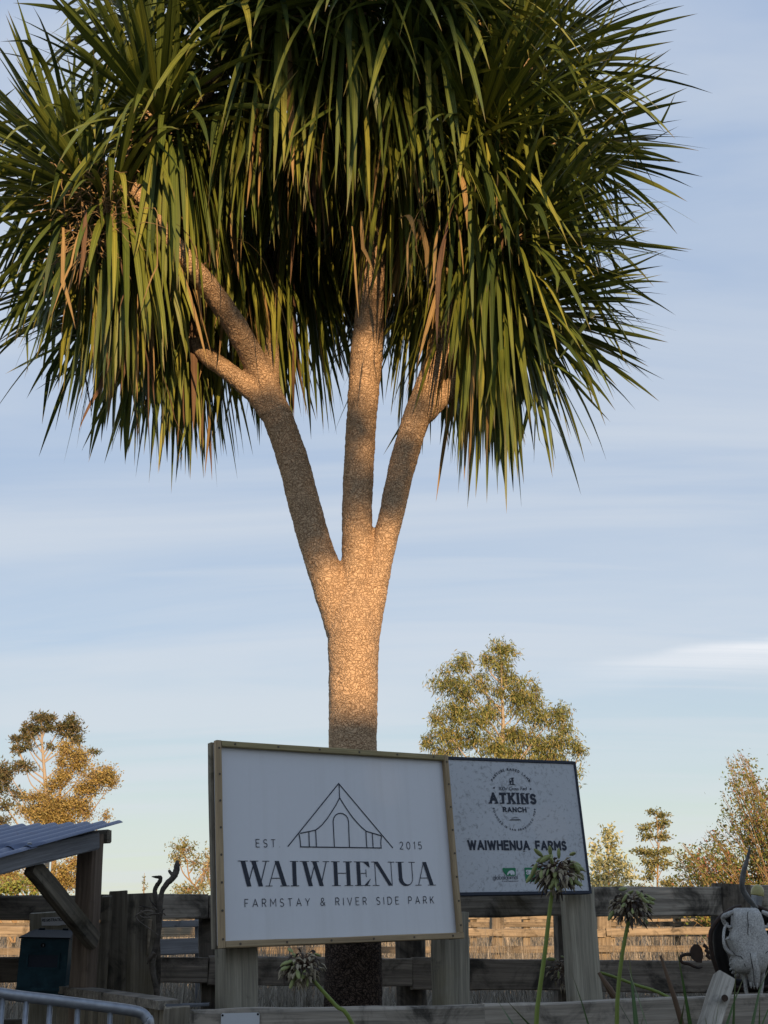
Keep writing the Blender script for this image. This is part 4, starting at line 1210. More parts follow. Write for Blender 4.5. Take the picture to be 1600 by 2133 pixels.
# upright slabs beside the shelter post
slabs = empty('slab_screen', at(262, 2300, 5.6), 'screen of wide upright weathered slabs between the shelter post and the dead branch', 'screen')
slabs.location.z = 0
for xt, xb, yt, w, Y, m in ((222, 212, 1866, 20, 5.56, 'slab_wood'), (246, 242, 1858, 40, 5.60, 'slab_wood'), (289, 283, 1860, 74, 5.62, 'slab_wood'), (322, 318, 1880, 22, 5.68, 'dark_wood')):
    post_px('slab', slabs, xt, yt, xb, 2070, w, Y, m, T=.045, zbot=0, rough=.006)

# timber edging in front of the bed: stacked sleepers
def WY(px): return 4.14 + .62 * (px - 400) / 1100
wall = empty('timber_edging', at(900, 2133, WY(900)), 'low stacked sleeper edging along the front of the bed below the signs', 'edging')
wall.location.z = 0
for k in range(5):
    d = 74 * k
    rail_px('sleeper', wall, 399, 2106 + d, 2176 + d, 1003, 2091 + d, 2163 + d, WY, .06, 'fence_wood_pale')
    rail_px('sleeper', wall, 1005, 2091 + d, 2163 + d, 1640, 2069 + d, 2139 + d, WY, .06, 'fence_wood_pale')
for k in range(4):
    d = 74 * k
    rail_px('sleeper', wall, 1642, 2069 + d, 2139 + d, 2250, 2050 + d, 2118 + d, WY, .06, 'fence_wood_pale')
stump = empty('stump_post', at(368, 2400, 4.3), 'short broad weathered stump post at the end of the sleeper edging', 'post')
stump.location.z = 0
post_px('log', stump, 368, 2096, 366, 2133, 60, 4.3, 'lichen_wood', T=.1, zbot=0, rough=.006)
off_ = empty('loose_lath', at(430, 2094, 4.9), 'thin grey lath lying behind the sleeper edging near the sign post', 'lath')
rail_px('lath', off_, 345, 2094, 2098, 436, 2090, 2094, lambda p: 4.5, .02, 'grey_wood')
plate = empty('number_plate', at(500, 2125, WY(500) - .04), 'blank white plate screwed to the sleeper edging below the sign', 'plate')
SP = Plane2((460, 2111), (540, 2109), (541, 2139), (461, 2141), WY(460) - .037, WY(540) - .037)
mb = MB(); w2, h2 = SP.w / 2, SP.h / 2
corner = [(sx * (w2 - .006) + .006 * math.cos(a), sy * (h2 - .006) + .006 * math.sin(a)) for sx, sy, a0 in ((1, 1, 0), (-1, 1, 90), (-1, -1, 180), (1, -1, 270)) for a in [R_(a0 + t) for t in (0, 30, 60, 90)]]
mb.loft([[Vector((x, y, -.002)) for x, y in corner], [Vector((x, y, .001)) for x, y in corner]])
mb.build('sheet', MATS['plate_white'], plate, SP.M)
for q in ((463.5, 2115), (537, 2112.5)):
    x, y = SP.uv(*q)
    adopt(bpy.data.objects.new('screw', MB().tube([(0, 0, 0), (0, 0, .0016)], .0034, 8).mesh('screw', MATS['black_hole'])), plate, SP.M @ Matrix.Translation((x, y, .001)))

# ---------------------------------------------------------------- shelter, mailbox, rail, curved edging
P0 = at(212, 1760, 5.45); P0.z = 0
gdir = Vector((-.26, -.97, 0)).normalized(); rdir = Vector((-gdir.y * -1, gdir.x * -1, 0)); rdir = Vector((-.97, .26, 0)).normalized()
def gplane(px, py, off=0.):
    """point seen at a pixel on the shelter's gable plane, pushed off along the outward normal"""
    n = -rdir; d = ray(px, py); o = P0 + n * off
    t = (o - EYE).dot(n) / d.dot(n)
    return EYE + d * t
shel = empty('shelter', P0, 'small open shelter with blue-grey corrugated iron roof on timber post', 'shelter')
top = gplane(206, 1752); 
pA, pB = gplane(190, 1738), gplane(180, 2090)
A = Vector((pA.x, pA.y, 0)); 
W = .085
plank('post', shel, (pA.x, pA.y, 0), (pA.x, pA.y, pA.z), W, W, 'brown_post_wood', face=-rdir)
ra, rb = gplane(199, 1751, .05), gplane(0, 1799, .05)
rb2 = ra + (rb - ra) * 1.7
plank('rafter', shel, ra, rb2, .068, .04, 'grey_wood', face=-rdir)
ba, bb = gplane(196, 1960, .046), gplane(72, 1812, .012)
plank('brace', shel, ba, bb + (bb - ba) * .06, .075, .04, 'slab_wood', face=-rdir)
# batten under the high edge, running back
hi = gplane(213, 1741)
plank('batten', shel, hi + rdir * -.018 - gdir * .03, hi + rdir * 1.6 - gdir * .03, .055, .04, 'slab_wood', face=gdir)
# second post and rafter at the far side
far = rdir * 1.35
plank('post', shel, (pA.x + far.x, pA.y + far.y, 0), (pA.x + far.x, pA.y + far.y, pA.z), W, W, 'brown_post_wood', face=-rdir)
plank('rafter', shel, ra + far, rb2 + far, .068, .04, 'grey_wood', face=-rdir)
# corrugated sheets
e0, e1 = gplane(243, 1716, .09), gplane(2, 1783, .09)
sl = (e1 - e0); sl_len = sl.length * 1.55; sl.normalize()
nrm = sl.cross(rdir); nrm = nrm if nrm.z > 0 else -nrm
def corrugated(name, u0, u1, s0, s1, lift):
    mb = MB(); nx = int((u1 - u0) / .076 * 10); ns = 6
    vs, fs = [], []
    for j in range(ns + 1):
        for i in range(nx + 1):
            u = u0 + (u1 - u0) * i / nx
            h = .0085 * math.cos(u / .076 * 2 * math.pi)
            vs.append(e0 + rdir * u + sl * (s0 + (s1 - s0) * j / ns) + nrm * (h + lift))
    for j in range(ns):
        for i in range(nx):
            fs.append((j * (nx + 1) + i, j * (nx + 1) + i + 1, (j + 1) * (nx + 1) + i + 1, (j + 1) * (nx + 1) + i))
    mb.add(vs, fs)
    o = mb.build(name, MATS['roof_iron'], shel, smooth=True)
    so = o.modifiers.new('t', 'SOLIDIFY'); so.thickness = .0012
    return o
corrugated('roof_sheet', -.02, 1.7, -.02, sl_len * .52, .0045)
corrugated('roof_sheet', -.02, 1.7, sl_len * .49, sl_len, .0)
nail = MB().tube([(0, 0, 0), (0, 0, .006)], .008, 8).mesh('roof_nail', MATS['galvanised'])
for k in range(8):
    p = e0 + rdir * (.076 * 2 * k) + sl * (sl_len * .505) + nrm * .013
    adopt(bpy.data.objects.new('roof_nail', nail), shel, frame_matrix(rdir, nrm, p))

MY = 5.42
SM = Plane2((41, 1955), (142, 1957), (137, 2066), (36, 2064), MY, MY + .01)
mail = empty('mailbox', at(95, 2400, MY), 'dark teal metal mailbox with sloping lid below the registration label', 'mailbox')
mail.location.z = 0
mw, mh, mdp = SM.w, SM.h, .16
mb = MB()
mb.box((0, 0, -mdp / 2), (mw, mh, mdp))
mb.build('body', MATS['teal_paint'], mail, SM.M)
mb = MB()
lidz = .016
mb.add([(-mw / 2 - .006, mh / 2 + .001, lidz), (mw / 2 + .006, mh / 2 + .001, lidz), (mw / 2 + .006, mh / 2 + .004 + .02, -mdp), (-mw / 2 - .006, mh / 2 + .004 + .02, -mdp),
        (-mw / 2 - .006, mh / 2 + .007, lidz), (mw / 2 + .006, mh / 2 + .007, lidz), (mw / 2 - .01, mh / 2 + .034, -mdp), (-mw / 2 + .02, mh / 2 + .034, -mdp)],
       [(0, 1, 5, 4), (4, 5, 6, 7), (0, 3, 2, 1), (0, 4, 7, 3), (1, 2, 6, 5), (3, 7, 6, 2)])
mb.build('lid', MATS['lid_paint'], mail, SM.M)
for q in (-.25, .25):
    MB().tube([(q * mw - .012, mh / 2 + .036, -mdp + .004), (q * mw + .012, mh / 2 + .036, -mdp + .004)], .004, 8).build('hinge', MATS['lid_paint'], mail, SM.M)
fx0, fy0 = SM.uv(57, 1984); fx1, fy1 = SM.uv(123, 2020)
mb = MB(); fw = .008
for (x0, y0, x1, y1) in ((fx0, fy0 - fw, fx1, fy0), (fx0, fy1, fx1, fy1 + fw), (fx0, fy1 + fw, fx0 + fw, fy0 - fw), (fx1 - fw, fy1 + fw, fx1, fy0 - fw)):
    mb.box(((x0 + x1) / 2, (y0 + y1) / 2, .003), (x1 - x0, abs(y1 - y0), .006))
mb.build('window_frame', MATS['teal_paint'], mail, SM.M)
MB().box(((fx0 + fx1) / 2, (fy0 + fy1) / 2, .0005), (fx1 - fx0 - 2 * fw, fy0 - fy1 - 2 * fw, .002)).build('window', MATS['navy_paint'], mail, SM.M)
lx, ly = SM.uv(90, 1969)
lk = MB().tube([(0, 0, 0), (0, 0, .006)], .009, 12).build('lock', MATS['black_hole'], mail, SM.M @ Matrix.Translation((lx, ly, 0)))
MB().box((0, 0, .0065), (.003, .008, .002)).build('key_slot', MATS['galvanised'], lk, SM.M @ Matrix.Translation((lx + .002, ly, 0)))
MB().box((0, -mh / 2 + .008, .003), (mw, .012, .006)).build('hem', MATS['teal_paint'], mail, SM.M)
n = 12
ringa = [Vector((-mw / 2 + .004, -mh / 2 - .045 * math.sin(k * math.pi / n) , -mdp / 2 + (mdp / 2 - .006) * math.cos(k * math.pi / n))) for k in range(n + 1)]
MB().loft([ringa, [Vector((p.x + mw - .008, p.y, p.z)) for p in ringa]]).build('newspaper_tube', MATS['teal_paint'], mail, SM.M)

# curved timber edging
cpts = [at(120, 2052, 5.5), at(168, 2057, 5.25), at(205, 2059, 5.08), at(250, 2066, 4.88), at(296, 2079, 4.7), at(339, 2097, 4.5)]
zc = sum(p.z for p in cpts) / len(cpts)
for p in cpts: p.z = zc
curve, _ = smooth_path(cpts, [0] * len(cpts), 4)
cur = empty('curved_edging', (cpts[3].x, cpts[3].y, 0), 'curved timber edging of lichen-stained upright boards with a flat cap', 'edging')
inn = [Vector((p.x + .05, p.y + .055, p.z)) for p in curve]
acc = 0; last = 0
for i in range(len(curve) - 1):
    a, b = curve[i], curve[i + 1]
    d = (b - a); L = d.length
    mid = (a + b) / 2 + Vector((.012, .02, 0))
    plank('board', cur, (mid.x, mid.y, 0), (mid.x, mid.y, zc - .03 + random.uniform(-.003, .003)), L * .985, .03, 'lichen_wood', face=(d.y, -d.x, 0) if True else None, rough=.002)
mb = MB()
outer = [Vector((p.x - .012, p.y - .012, p.z)) for p in curve]
rings = [[o, i_, i_ - Vector((0, 0, .028)), o - Vector((0, 0, .028))] for o, i_ in zip(outer, inn)]
mb.loft(rings).build('cap', MATS['fence_wood_pale'], cur)

# galvanised barrier in the near corner
GY = 3.75
gpts = [at(-120, 2042, GY - .1), at(0, 2069, GY), at(120, 2084.5, GY + .05), at(240, 2100, GY + .1), at(280, 2106, GY + .12), at(297, 2112, GY + .13), at(307, 2124, GY + .13), at(311, 2142, GY + .13), at(313, 2300, GY + .13)]
P, Rr = smooth_path(gpts, [11.2 / scale_at(p) for p in gpts], 6)
bar = empty('metal_barrier', at(150, 2300, GY), 'galvanised tube barrier with round-cornered top rail in the near corner', 'barrier')
bar.location.z = 0
MB().tube(P, Rr, 16).build('top_rail', MATS['galvanised'], bar, smooth=True)
legp = gpts[-1]
MB().tube([legp, Vector((legp.x, legp.y, 0))], Rr[-1], 14).build('upright', MATS['galvanised'], bar, smooth=True)
for x in (-45, 5, 55, 105, 163, 231):
    p = at(x, 2085, GY + x / 2400); 
    pt = min(P, key=lambda q: abs(q.x - p.x))
    MB().tube([(p.x, p.y, .12), (p.x, p.y, pt.z - .004)], 5.6 / scale_at(p), 10).build('baluster', MATS['galvanised'], bar, smooth=True)
ft = at(-120, 2042, GY - .1)
MB().tube([(ft.x, ft.y, .12), (legp.x, legp.y, .12)], Rr[0] * .9, 12).build('bottom_rail', MATS['galvanised'], bar, smooth=True)

# dead branch leaning on the fence
br = empty('dead_branch', at(335, 2085, 5.5), 'twisted dead driftwood branch standing against the fence left of the framed sign', 'branch')
def c7(x, y): return (220 + x / 6.042, 1780 + y / 6.042)
def limb_c7(pts, radii, Y, name, n=10, m='driftwood'):
    P = [at(*c7(a, b), Y if not isinstance(Y, list) else Y[i]) for i, (a, b) in enumerate(pts)]
    Rr = [r * 1.15 / 6.042 / scale_at(p) for r, p in zip(radii, P)]
    P, Rr = smooth_path(P, Rr, 5)
    return MB().tube(P, Rr, n, jit=.1).build(name, MATS[m], br, smooth=True)
limb_c7([(660, 1900), (640, 1700), (600, 1500), (590, 1330), (640, 1150), (670, 950), (685, 760), (690, 600), (712, 470), (770, 370), (850, 290), (890, 210), (900, 130), (905, 70)], [26, 30, 30, 36, 34, 30, 28, 30, 28, 30, 34, 36, 32, 10], 5.46, 'stem', 12)
limb_c7([(850, 270), (815, 225), (795, 195)], [20, 18, 12], 5.46, 'fork')
limb_c7([(895, 150), (925, 140), (945, 120)], [14, 12, 4], 5.46, 'fork')
limb_c7([(660, 760), (640, 600), (620, 470), (640, 400), (680, 340), (690, 290), (640, 283), (580, 278)], [24, 26, 26, 24, 24, 22, 15, 4], 5.5, 'fork')
limb_c7([(610, 1230), (555, 1310), (525, 1380)], [24, 20, 6], 5.44, 'fork')
for pts in ([(690, 745), (560, 760), (470, 830), (370, 868)], [(600, 720), (500, 710), (385, 770), (420, 840), (520, 910), (660, 1010)], [(600, 680), (520, 660), (410, 660)], [(560, 670), (470, 650), (430, 630)], [(620, 640), (570, 580), (560, 530)], [(690, 740), (735, 745), (755, 770)], [(560, 790), (470, 790), (430, 760)], [(640, 700), (600, 650), (570, 600)], [(600, 740), (520, 760), (440, 700)], [(700, 800), (720, 700), (745, 690)]):
    limb_c7(pts, list(np.linspace(13, 5, len(pts))), 5.42, 'twig', 6)
limb_c7([(565, 815), (545, 1050), (525, 1265)], [22, 18, 9], 5.6, 'peeled_strip', 6, 'sunny_wood')
# ---------------------------------------------------------------- skull, harness, lamp, stake, agapanthus
KY = 6.02
def c6(x, y): return (1400 + x / 5.57, 1750 + y / 5.57)
skull = empty('cattle_skull', at(1565, 2080, KY), 'bleached cattle skull with one dark horn hung on the strainer post', 'skull')
# outline of the face by rows: y, left x, right x (mirrored about the leaning midline), depth of the face
rows = [(785, 745, 960, .02), (800, 715, 990, .035), (850, 700, 1020, .05), (930, 695, 1045, .06), (1020, 690, 1060, .066), (1090, 668, 1085, .07), (1150, 645, 1105, .072), (1200, 662, 1112, .075), (1270, 690, 1112, .082),
        (1340, 706, 1100, .085), (1400, 684, 1092, .084), (1470, 690, 1075, .078), (1515, 715, 1060, .066), (1545, 770, 1045, .045)]
rings = []
for y, xl, xr, dep in rows:
    A, B = at(*c6(xl, y), KY), at(*c6(xr, y), KY)
    c = (A + B) / 2; hw_ = (B - A).length / 2; ex = (B - A).normalized()
    ring = []
    for k in range(28):
        a = k * 2 * math.pi / 28
        ca, sa = math.cos(a), math.sin(a)
        px = math.copysign(abs(ca) ** .62, ca); py = math.copysign(abs(sa) ** .5, sa)
        ring.append(c + ex * (hw_ * px) + Vector((0, -1, 0)) * (dep * py * (1 if sa > 0 else .9)) + Vector((0, random.gauss(0, .0006), 0)))
    rings.append(ring)
def bone_loft(rws, dY, name):
    rr_ = []
    for y, xl, xr, dep in rws:
        A, B = at(*c6(xl, y), KY + dY), at(*c6(xr, y), KY + dY); c = (A + B) / 2; ex = (B - A) / 2
        rr_.append([c + ex * math.cos(k * math.pi / 8) + Vector((0, -dep * math.sin(k * math.pi / 8), 0)) for k in range(16)])
    return MB().loft(rr_).build(name, MATS['bone'], skull, smooth=True)
bone_loft([(1300, 810, 1000, .058), (1400, 830, 1012, .058), (1500, 862, 1020, .054), (1600, 890, 1014, .046), (1695, 904, 1006, .034)], -.03, 'nasal_bone')
def suture(pts, r, Y):
    P_ = [at(*c6(a, b), KY + Y) for a, b in pts]
    MB().tube(P_, [r / 5.57 / scale_at(p) for p in P_], 5).build('suture', MATS['suture'], skull)
suture([(880, 830), (874, 900), (884, 980), (878, 1060), (886, 1140), (890, 1230), (900, 1300)], 5, -.068)
suture([(905, 1310), (920, 1400), (940, 1500), (950, 1600), (955, 1690)], 5, -.083)
suture([(700, 1290), (740, 1340), (800, 1350), (835, 1400), (850, 1470)], 5, -.078)
suture([(1110, 1290), (1060, 1340), (1020, 1350)], 5, -.078)
sk = MB().loft(rings).build('cranium', MATS['bone'], skull, smooth=True)
def bone_tube(pts, rad, dY, name, m='bone', n=10, fl=1.):
    P = [at(*c6(a, b), KY + d) for (a, b), d in zip(pts, dY)]
    Rr = [r / 5.57 / scale_at(p) for r, p in zip(rad, P)]
    P, Rr = smooth_path(P, Rr, 5)
    return MB().tube(P, Rr, n, jit=.06, flat=fl).build(name, MATS[m], skull, smooth=True)
def mir(x): return 1760 - x
for s in (0, 1):
    fx = (lambda q: [(mir(a), b) for a, b in q]) if s else (lambda q: q)
    bone_tube(fx([(720, 830), (630, 870), (590, 900), (610, 960), (650, 1000), (690, 1010)]), [22, 30, 24, 26, 20, 16], [.0, -.01, 0, .01, .0, -.01], 'temple_bone')
    bone_tube(fx([(640, 960), (612, 1020), (600, 1080), (598, 1150), (610, 1220), (640, 1280), (690, 1315), (740, 1320)]), [20, 17, 16, 17, 20, 24, 24, 18], [.01, .0, -.015, -.025, -.025, -.02, -.02, -.03], 'cheek_arch')
    bone_tube(fx([(660, 1140), (640, 1148), (625, 1150)]), [22, 16, 8], [-.05, -.045, -.035], 'brow_ridge')
    bone_tube([(800, 1500), (846, 1630), (855, 1720), (868, 1800), (885, 1880)] if s == 0 else [(1040, 1500), (1044, 1630), (1036, 1720), (1024, 1800), (1008, 1880)], [46, 25, 21, 23, 28], [.0, .0, .0, .0, .0], 'jaw_prong')
    for i, q in enumerate(((690, 1370), (682, 1430), (688, 1490), (712, 1530), (745, 1565))):
        bone_tube(fx([(q[0] + 30, q[1] - 8), (q[0] - 6, q[1] + 4), (q[0] - 16, q[1] + 22)]), [20, 14, 4], [0, .0, .004], 'molar', n=6)
    for i, q in enumerate(((905, 1690), (940, 1700), (975, 1700))):
        if s == 0: bone_tube([(q[0] + 8, q[1] - 40), (q[0] + 12, q[1]), (q[0] + 14, q[1] + 30)], [16, 12, 2], [-.07, -.07, -.066], 'nasal_splinter', n=6)
    e = MB().tube([at(*c6(*fx([(645, 1080)])[0]), KY + .012), at(*c6(*fx([(650, 1085)])[0]), KY + .02)], 34 / 5.57 / scale_at(at(1520, 1940, KY)), 14)
    e.build('eye_socket', MATS['black_hole'], skull)
horn_pts = [(985, 790), (930, 735), (870, 660), (825, 580), (812, 500), (825, 400), (850, 300), (880, 190), (897, 110), (905, 55)]
bone_tube(horn_pts, [22, 30, 34, 34, 32, 31, 27, 20, 12, 3], list(np.linspace(.02, -.06, 10)), 'horn', 'horn_keratin', 12)

# horse collar hung behind the skull
coll = empty('horse_collar', at(1500, 2040, KY + .1), 'dark iron and leather horse collar hung behind the cattle skull', 'harness')
ring_o = [(800, 770), (700, 800), (590, 870), (505, 960), (450, 1070), (445, 1200), (465, 1330), (500, 1450), (545, 1570), (620, 1700)]
P = [at(*c6(a, b), KY + .06) for a, b in ring_o]; P2 = [at(*c6(mir(a), b), KY + .06) for a, b in ring_o][::-1]
P, Rr = smooth_path(P + P2[:], [40 / 5.57 / scale_at(p) for p in P + P2], 5)
MB().tube(P, Rr, 12, flat=.6, jit=.04).build('iron_hame', MATS['rusty_iron'], coll, smooth=True)
ring_i = [(780, 830), (680, 880), (600, 960), (555, 1070), (555, 1200), (570, 1330), (605, 1460), (650, 1580), (700, 1680)]
P = [at(*c6(a, b), KY + .1) for a, b in ring_i]; P2 = [at(*c6(mir(a), b), KY + .1) for a, b in ring_i][::-1]
P, Rr = smooth_path(P + P2, [75 / 5.57 / scale_at(p) for p in P + P2], 4)
MB().tube(P, Rr, 14, jit=.03).build('leather_pad', MATS['leather'], coll, smooth=True)
hook = empty('iron_hook', at(1450, 1990, KY), 'rusty iron hook with curled tail strapped to the horse collar', 'hook')
def hk(pts, rad, name, Y=KY + .02, n=10, fl=1.):
    P = [at(*c6(a, b), Y) for a, b in pts]; Rr = [r / 5.57 / scale_at(p) for r, p in zip(rad, P)]
    P, Rr = smooth_path(P, Rr, 5)
    MB().tube(P, Rr, n, flat=fl, jit=.03).build(name, MATS['rusty_iron'], hook, smooth=True)
blade = [(265, 1205), (225, 1250), (210, 1310), (240, 1380), (290, 1420), (345, 1425), (365, 1350), (350, 1260), (310, 1212)]
bl = [at(*c6(a, b), KY + .01) for a, b in blade]; bl2 = [p + Vector((0, .018, 0)) for p in bl]
MB().loft([bl, bl2]).build('blade', MATS['rusty_iron'], hook)
hk([(240, 1330), (170, 1325), (110, 1345), (100, 1390), (130, 1425), (190, 1435), (250, 1465), (310, 1485), (355, 1470)], [20, 20, 19, 18, 18, 18, 16, 12, 5], 'curl')
for k, (y0, x0) in enumerate(((1215, 365), (1270, 385), (1330, 395))):
    hk([(x0, y0), (x0 + 30, y0 + 25), (x0 + 50, y0 + 55)], [22, 20, 16], 'strap_loop', KY + .0)
lamp = empty('garden_lamp', at(1580, 1905, KY - .1), 'small lamp with pale yellow dome on a silver collar beside the horn', 'lamp')
LYq = KY + .16
lb, lt_ = at(*c6(975, 775), LYq), at(*c6(1000, 515), LYq)
axl = (lt_ - lb)
def lathe(name, prof, parent, m, n=20):
    Mx = frame_matrix(axl, (0, -1, 0), lb); L = axl.length
    s = 1 / 5.57 / scale_at(lb)
    rings = [[Vector((t * L, r * s * math.cos(k * 2 * math.pi / n), r * s * math.sin(k * 2 * math.pi / n))) for k in range(n)] for t, r in prof]
    return MB().loft(rings).build(name, MATS[m], parent, Mx, smooth=True)
lathe('collar', [(-.35, 50), (-.3, 54), (.0, 58), (.45, 66), (.49, 68), (.5, 60)], lamp, 'galvanised')
lathe('dome', [(.5, 74), (.54, 76), (.66, 76), (.78, 70), (.88, 58), (.95, 40), (.99, 20), (1.0, 3)], lamp, 'lamp_yellow')

stake = empty('bleached_stake', at(1495, 2300, 4.6), 'bleached leaning stake with a rusty bolt head in front of the edging', 'stake')
stake.location.z = 0
A_, B_ = at(1478, 2133, 4.55), at(1508, 2036, 4.62)
A_ = B_ + (A_ - B_) * 4.5
plank('shaft', stake, A_, B_, 43 / scale_at(B_), .05, 'bleached_wood', rough=.004, face=(.1, -1, 0))
MB().tube([at(1510, 2079, 4.6), at(1510, 2079, 4.53)], 6.8 / scale_at(at(1510, 2079, 4.56)), 14).build('bolt', MATS['rusty_iron'], stake)
logp = empty('grey_log', at(1585, 2300, 5.0), 'rough grey split log standing below the skull at the frame edge', 'log')
logp.location.z = 0
post_round_px('log', logp, 1606, 2012, 1604, 2133, 40, 6.16, 'bleached_wood', zbot=0)
post_round_px('log_spur', logp, 1568, 2092, 1562, 2140, 22, 5.9, 'driftwood', zbot=0)

# agapanthus seed heads
pod_me = MB()
pr = [(0, .12), (.08, .5), (.25, .95), (.5, 1.1), (.75, .95), (.92, .5), (1, .1)]
pod_me.loft([[Vector((t, .17 * r * math.cos(k * math.pi / 3), .11 * r * math.sin(k * math.pi / 3))) for k in range(6)] for t, r in pr])
pod_mesh = pod_me.mesh('seed_pod', MATS['pod_green'], True)
def agapanthus(label, head, Y, rpx, stem, sr, npod, ndry, seed, squash=.8, green_bias=(0, 0, .2)):
    r = random.Random(seed)
    H = at(*head, Y); R0 = rpx / scale_at(H)
    root = empty('agapanthus', (H.x, H.y, .4), label, 'plant', 'agapanthus gone to seed in the bed')
    SP_ = [at(a, b, Y + d) for a, b, d in stem]
    root.location = (SP_[-1].x, SP_[-1].y, .35)
    P, Rr = smooth_path(SP_, [sr * .78 * (.85 + .3 * i / len(SP_)) / scale_at(p) for i, p in enumerate(SP_)], 5)
    MB().tube(P, Rr, 10).build('stalk', MATS['stem_green'], root, smooth=True)
    T = P[0]
    dry, dark, ped = MB(), MB(), MB()
    for i in range(ndry):
        d = Vector((r.gauss(0, 1), r.gauss(0, 1), r.gauss(0, .8))).normalized()
        L = R0 * r.uniform(.5, 1.05)
        d.z *= squash
        p1 = H + d * L * .55; p2 = H + d * L + Vector((0, 0, -R0 * .2))
        ped.tube([T.lerp(H, .5), p1, p2], [.0014, .0012, .001], 4, cap=False)
        e = (d + Vector((r.gauss(0, .5), r.gauss(0, .5), r.gauss(-.5, .5)))).normalized()
        l2 = R0 * r.uniform(.18, .38)
        (dry if r.random() < .55 else dark).tube([p2, p2 + e * l2 * .5, p2 + e * l2 + Vector((0, 0, -.006))], [.0026, .0052, .0012], 5, flat=.6)
    ped.build('pedicels', MATS['dead_stalk'], root)['kind'] = 'stuff'
    dry.build('withered_pods', MATS['pod_dry'], root)['kind'] = 'stuff'
    dark.build('shrivelled_pods', MATS['pod_dark'], root)['kind'] = 'stuff'
    for i in range(npod):
        d = (Vector((r.gauss(0, 1), r.gauss(-.4, .8), r.gauss(0, .8))) + Vector(green_bias)).normalized()
        p = H + Vector((d.x, d.y, d.z * squash)) * R0 * r.uniform(.6, 1.0)
        e = (d + Vector((r.gauss(0, .45), r.gauss(0, .45), r.gauss(-.9, .5)))).normalized()
        S = R0 * r.uniform(.42, .66)
        o = adopt(bpy.data.objects.new('seed_pod', pod_mesh), root, frame_matrix(e, (r.gauss(0, .5), -1, r.gauss(0, .5)), p) @ Matrix.Scale(S, 4))
    return root
agapanthus('agapanthus seed head with broad green pods in front of the peeling sign', (1160, 1812), 3.7, 49, [(1152, 1848, 0), (1146, 1890, 0), (1135, 1985, 0), (1122, 2080, 0), (1117, 2140, 0), (1105, 2420, 0)], 6.2, 26, 210, 3, .75, (.1, -.2, .35))
agapanthus('agapanthus seed head on a bowed stalk right of the olive grey post', (1314, 1882), 3.8, 41, [(1314, 1902, 0), (1306, 1935, 0), (1296, 1990, 0), (1288, 2060, 0), (1285, 2140, 0), (1283, 2420, 0)], 5.6, 16, 190, 5, .85)
agapanthus('agapanthus seed head leaning under the framed sign in front of the trunk', (629, 2006), 3.75, 42, [(641, 2022, 0), (660, 2050, 0), (700, 2095, 0), (738, 2140, 0), (860, 2420, .1)], 5.6, 18, 170, 8, .85, (-.6, 0, -.1))
agapanthus('small dark agapanthus seed head half hidden behind the olive grey post', (1178, 2018), 5.95, 34, [(1190, 2022, 0), (1250, 2026, -.02), (1320, 2050, -.05), (1390, 2076, -.1), (1520, 2160, -.2), (1620, 2330, -.25)], 4.4, 8, 70, 11, .9)
for i, (lab, a, b, Y, w) in enumerate((('brown dead flower stalk leaning over the edging beside the bleached stake', (1376, 1990), (1418, 2133), 3.9, 5.5), ('short brown dead stalk leaning behind the bowed agapanthus', (1247, 2026), (1292, 2100), 5.0, 6.5))):
    A_, B_ = at(*a, Y), at(*b, Y); B_ = A_ + (B_ - A_) * (2.2 if i == 0 else 1.6)
    s_ = empty('dead_stalk', B_, lab, 'stalk')
    MB().tube([A_, A_.lerp(B_, .3) + Vector((.004, 0, 0)), B_], [w * .5 / scale_at(A_), w / scale_at(A_), w * 1.2 / scale_at(A_)], 8, jit=.08).build('stem', MATS['dead_stalk'], s_, smooth=True)
# strap leaves at the foot
def strap_clump(label, px, Y, n, seed, hgt, spread=.13):
    r = random.Random(seed)
    b0 = at(px, 2133, Y); b0.z = .4
    root = empty('agapanthus_clump', b0, label, 'plant', 'strap-leaved clumps at the front of the bed')
    for i in range(n):
        a = r.uniform(0, 6.28); d = Vector((math.cos(a) * r.uniform(.1, .5), math.sin(a) * r.uniform(.1, .4), 1)).normalized()
        st_ = b0 + Vector((r.gauss(0, spread * .4), r.gauss(0, spread * .3), 0))
        v = leaf_verts(np.array(st_), np.array(d), hgt * r.uniform(.75, 1.08), r.uniform(.02, .032), r.uniform(.1, .45), r.gauss(0, .5), (2, np.zeros(3)), np.zeros(3))
        m = np_mesh('leaf', v - np.array(st_), LQ, [MATS['strap_green']], uv=LUV, smooth=True)
        o = bpy.data.objects.new('leaf', m); COL.objects.link(o); o.parent = root; o.location = st_ - b0
leaf_mat('strap_green', ((.03, .07, .02), (.08, .14, .035)), .35, trans=.1)
strap_clump('green strap-leaf clump at the foot of the tallest agapanthus stalk', 1140, 3.65, 12, 1, .86)
strap_clump('dense green strap-leaf clump between the bowed stalk and the stake', 1360, 3.8, 22, 2, .9, .2)
strap_clump('green strap-leaf clump crossing in front of the bleached stake', 1500, 3.85, 14, 4, .93)
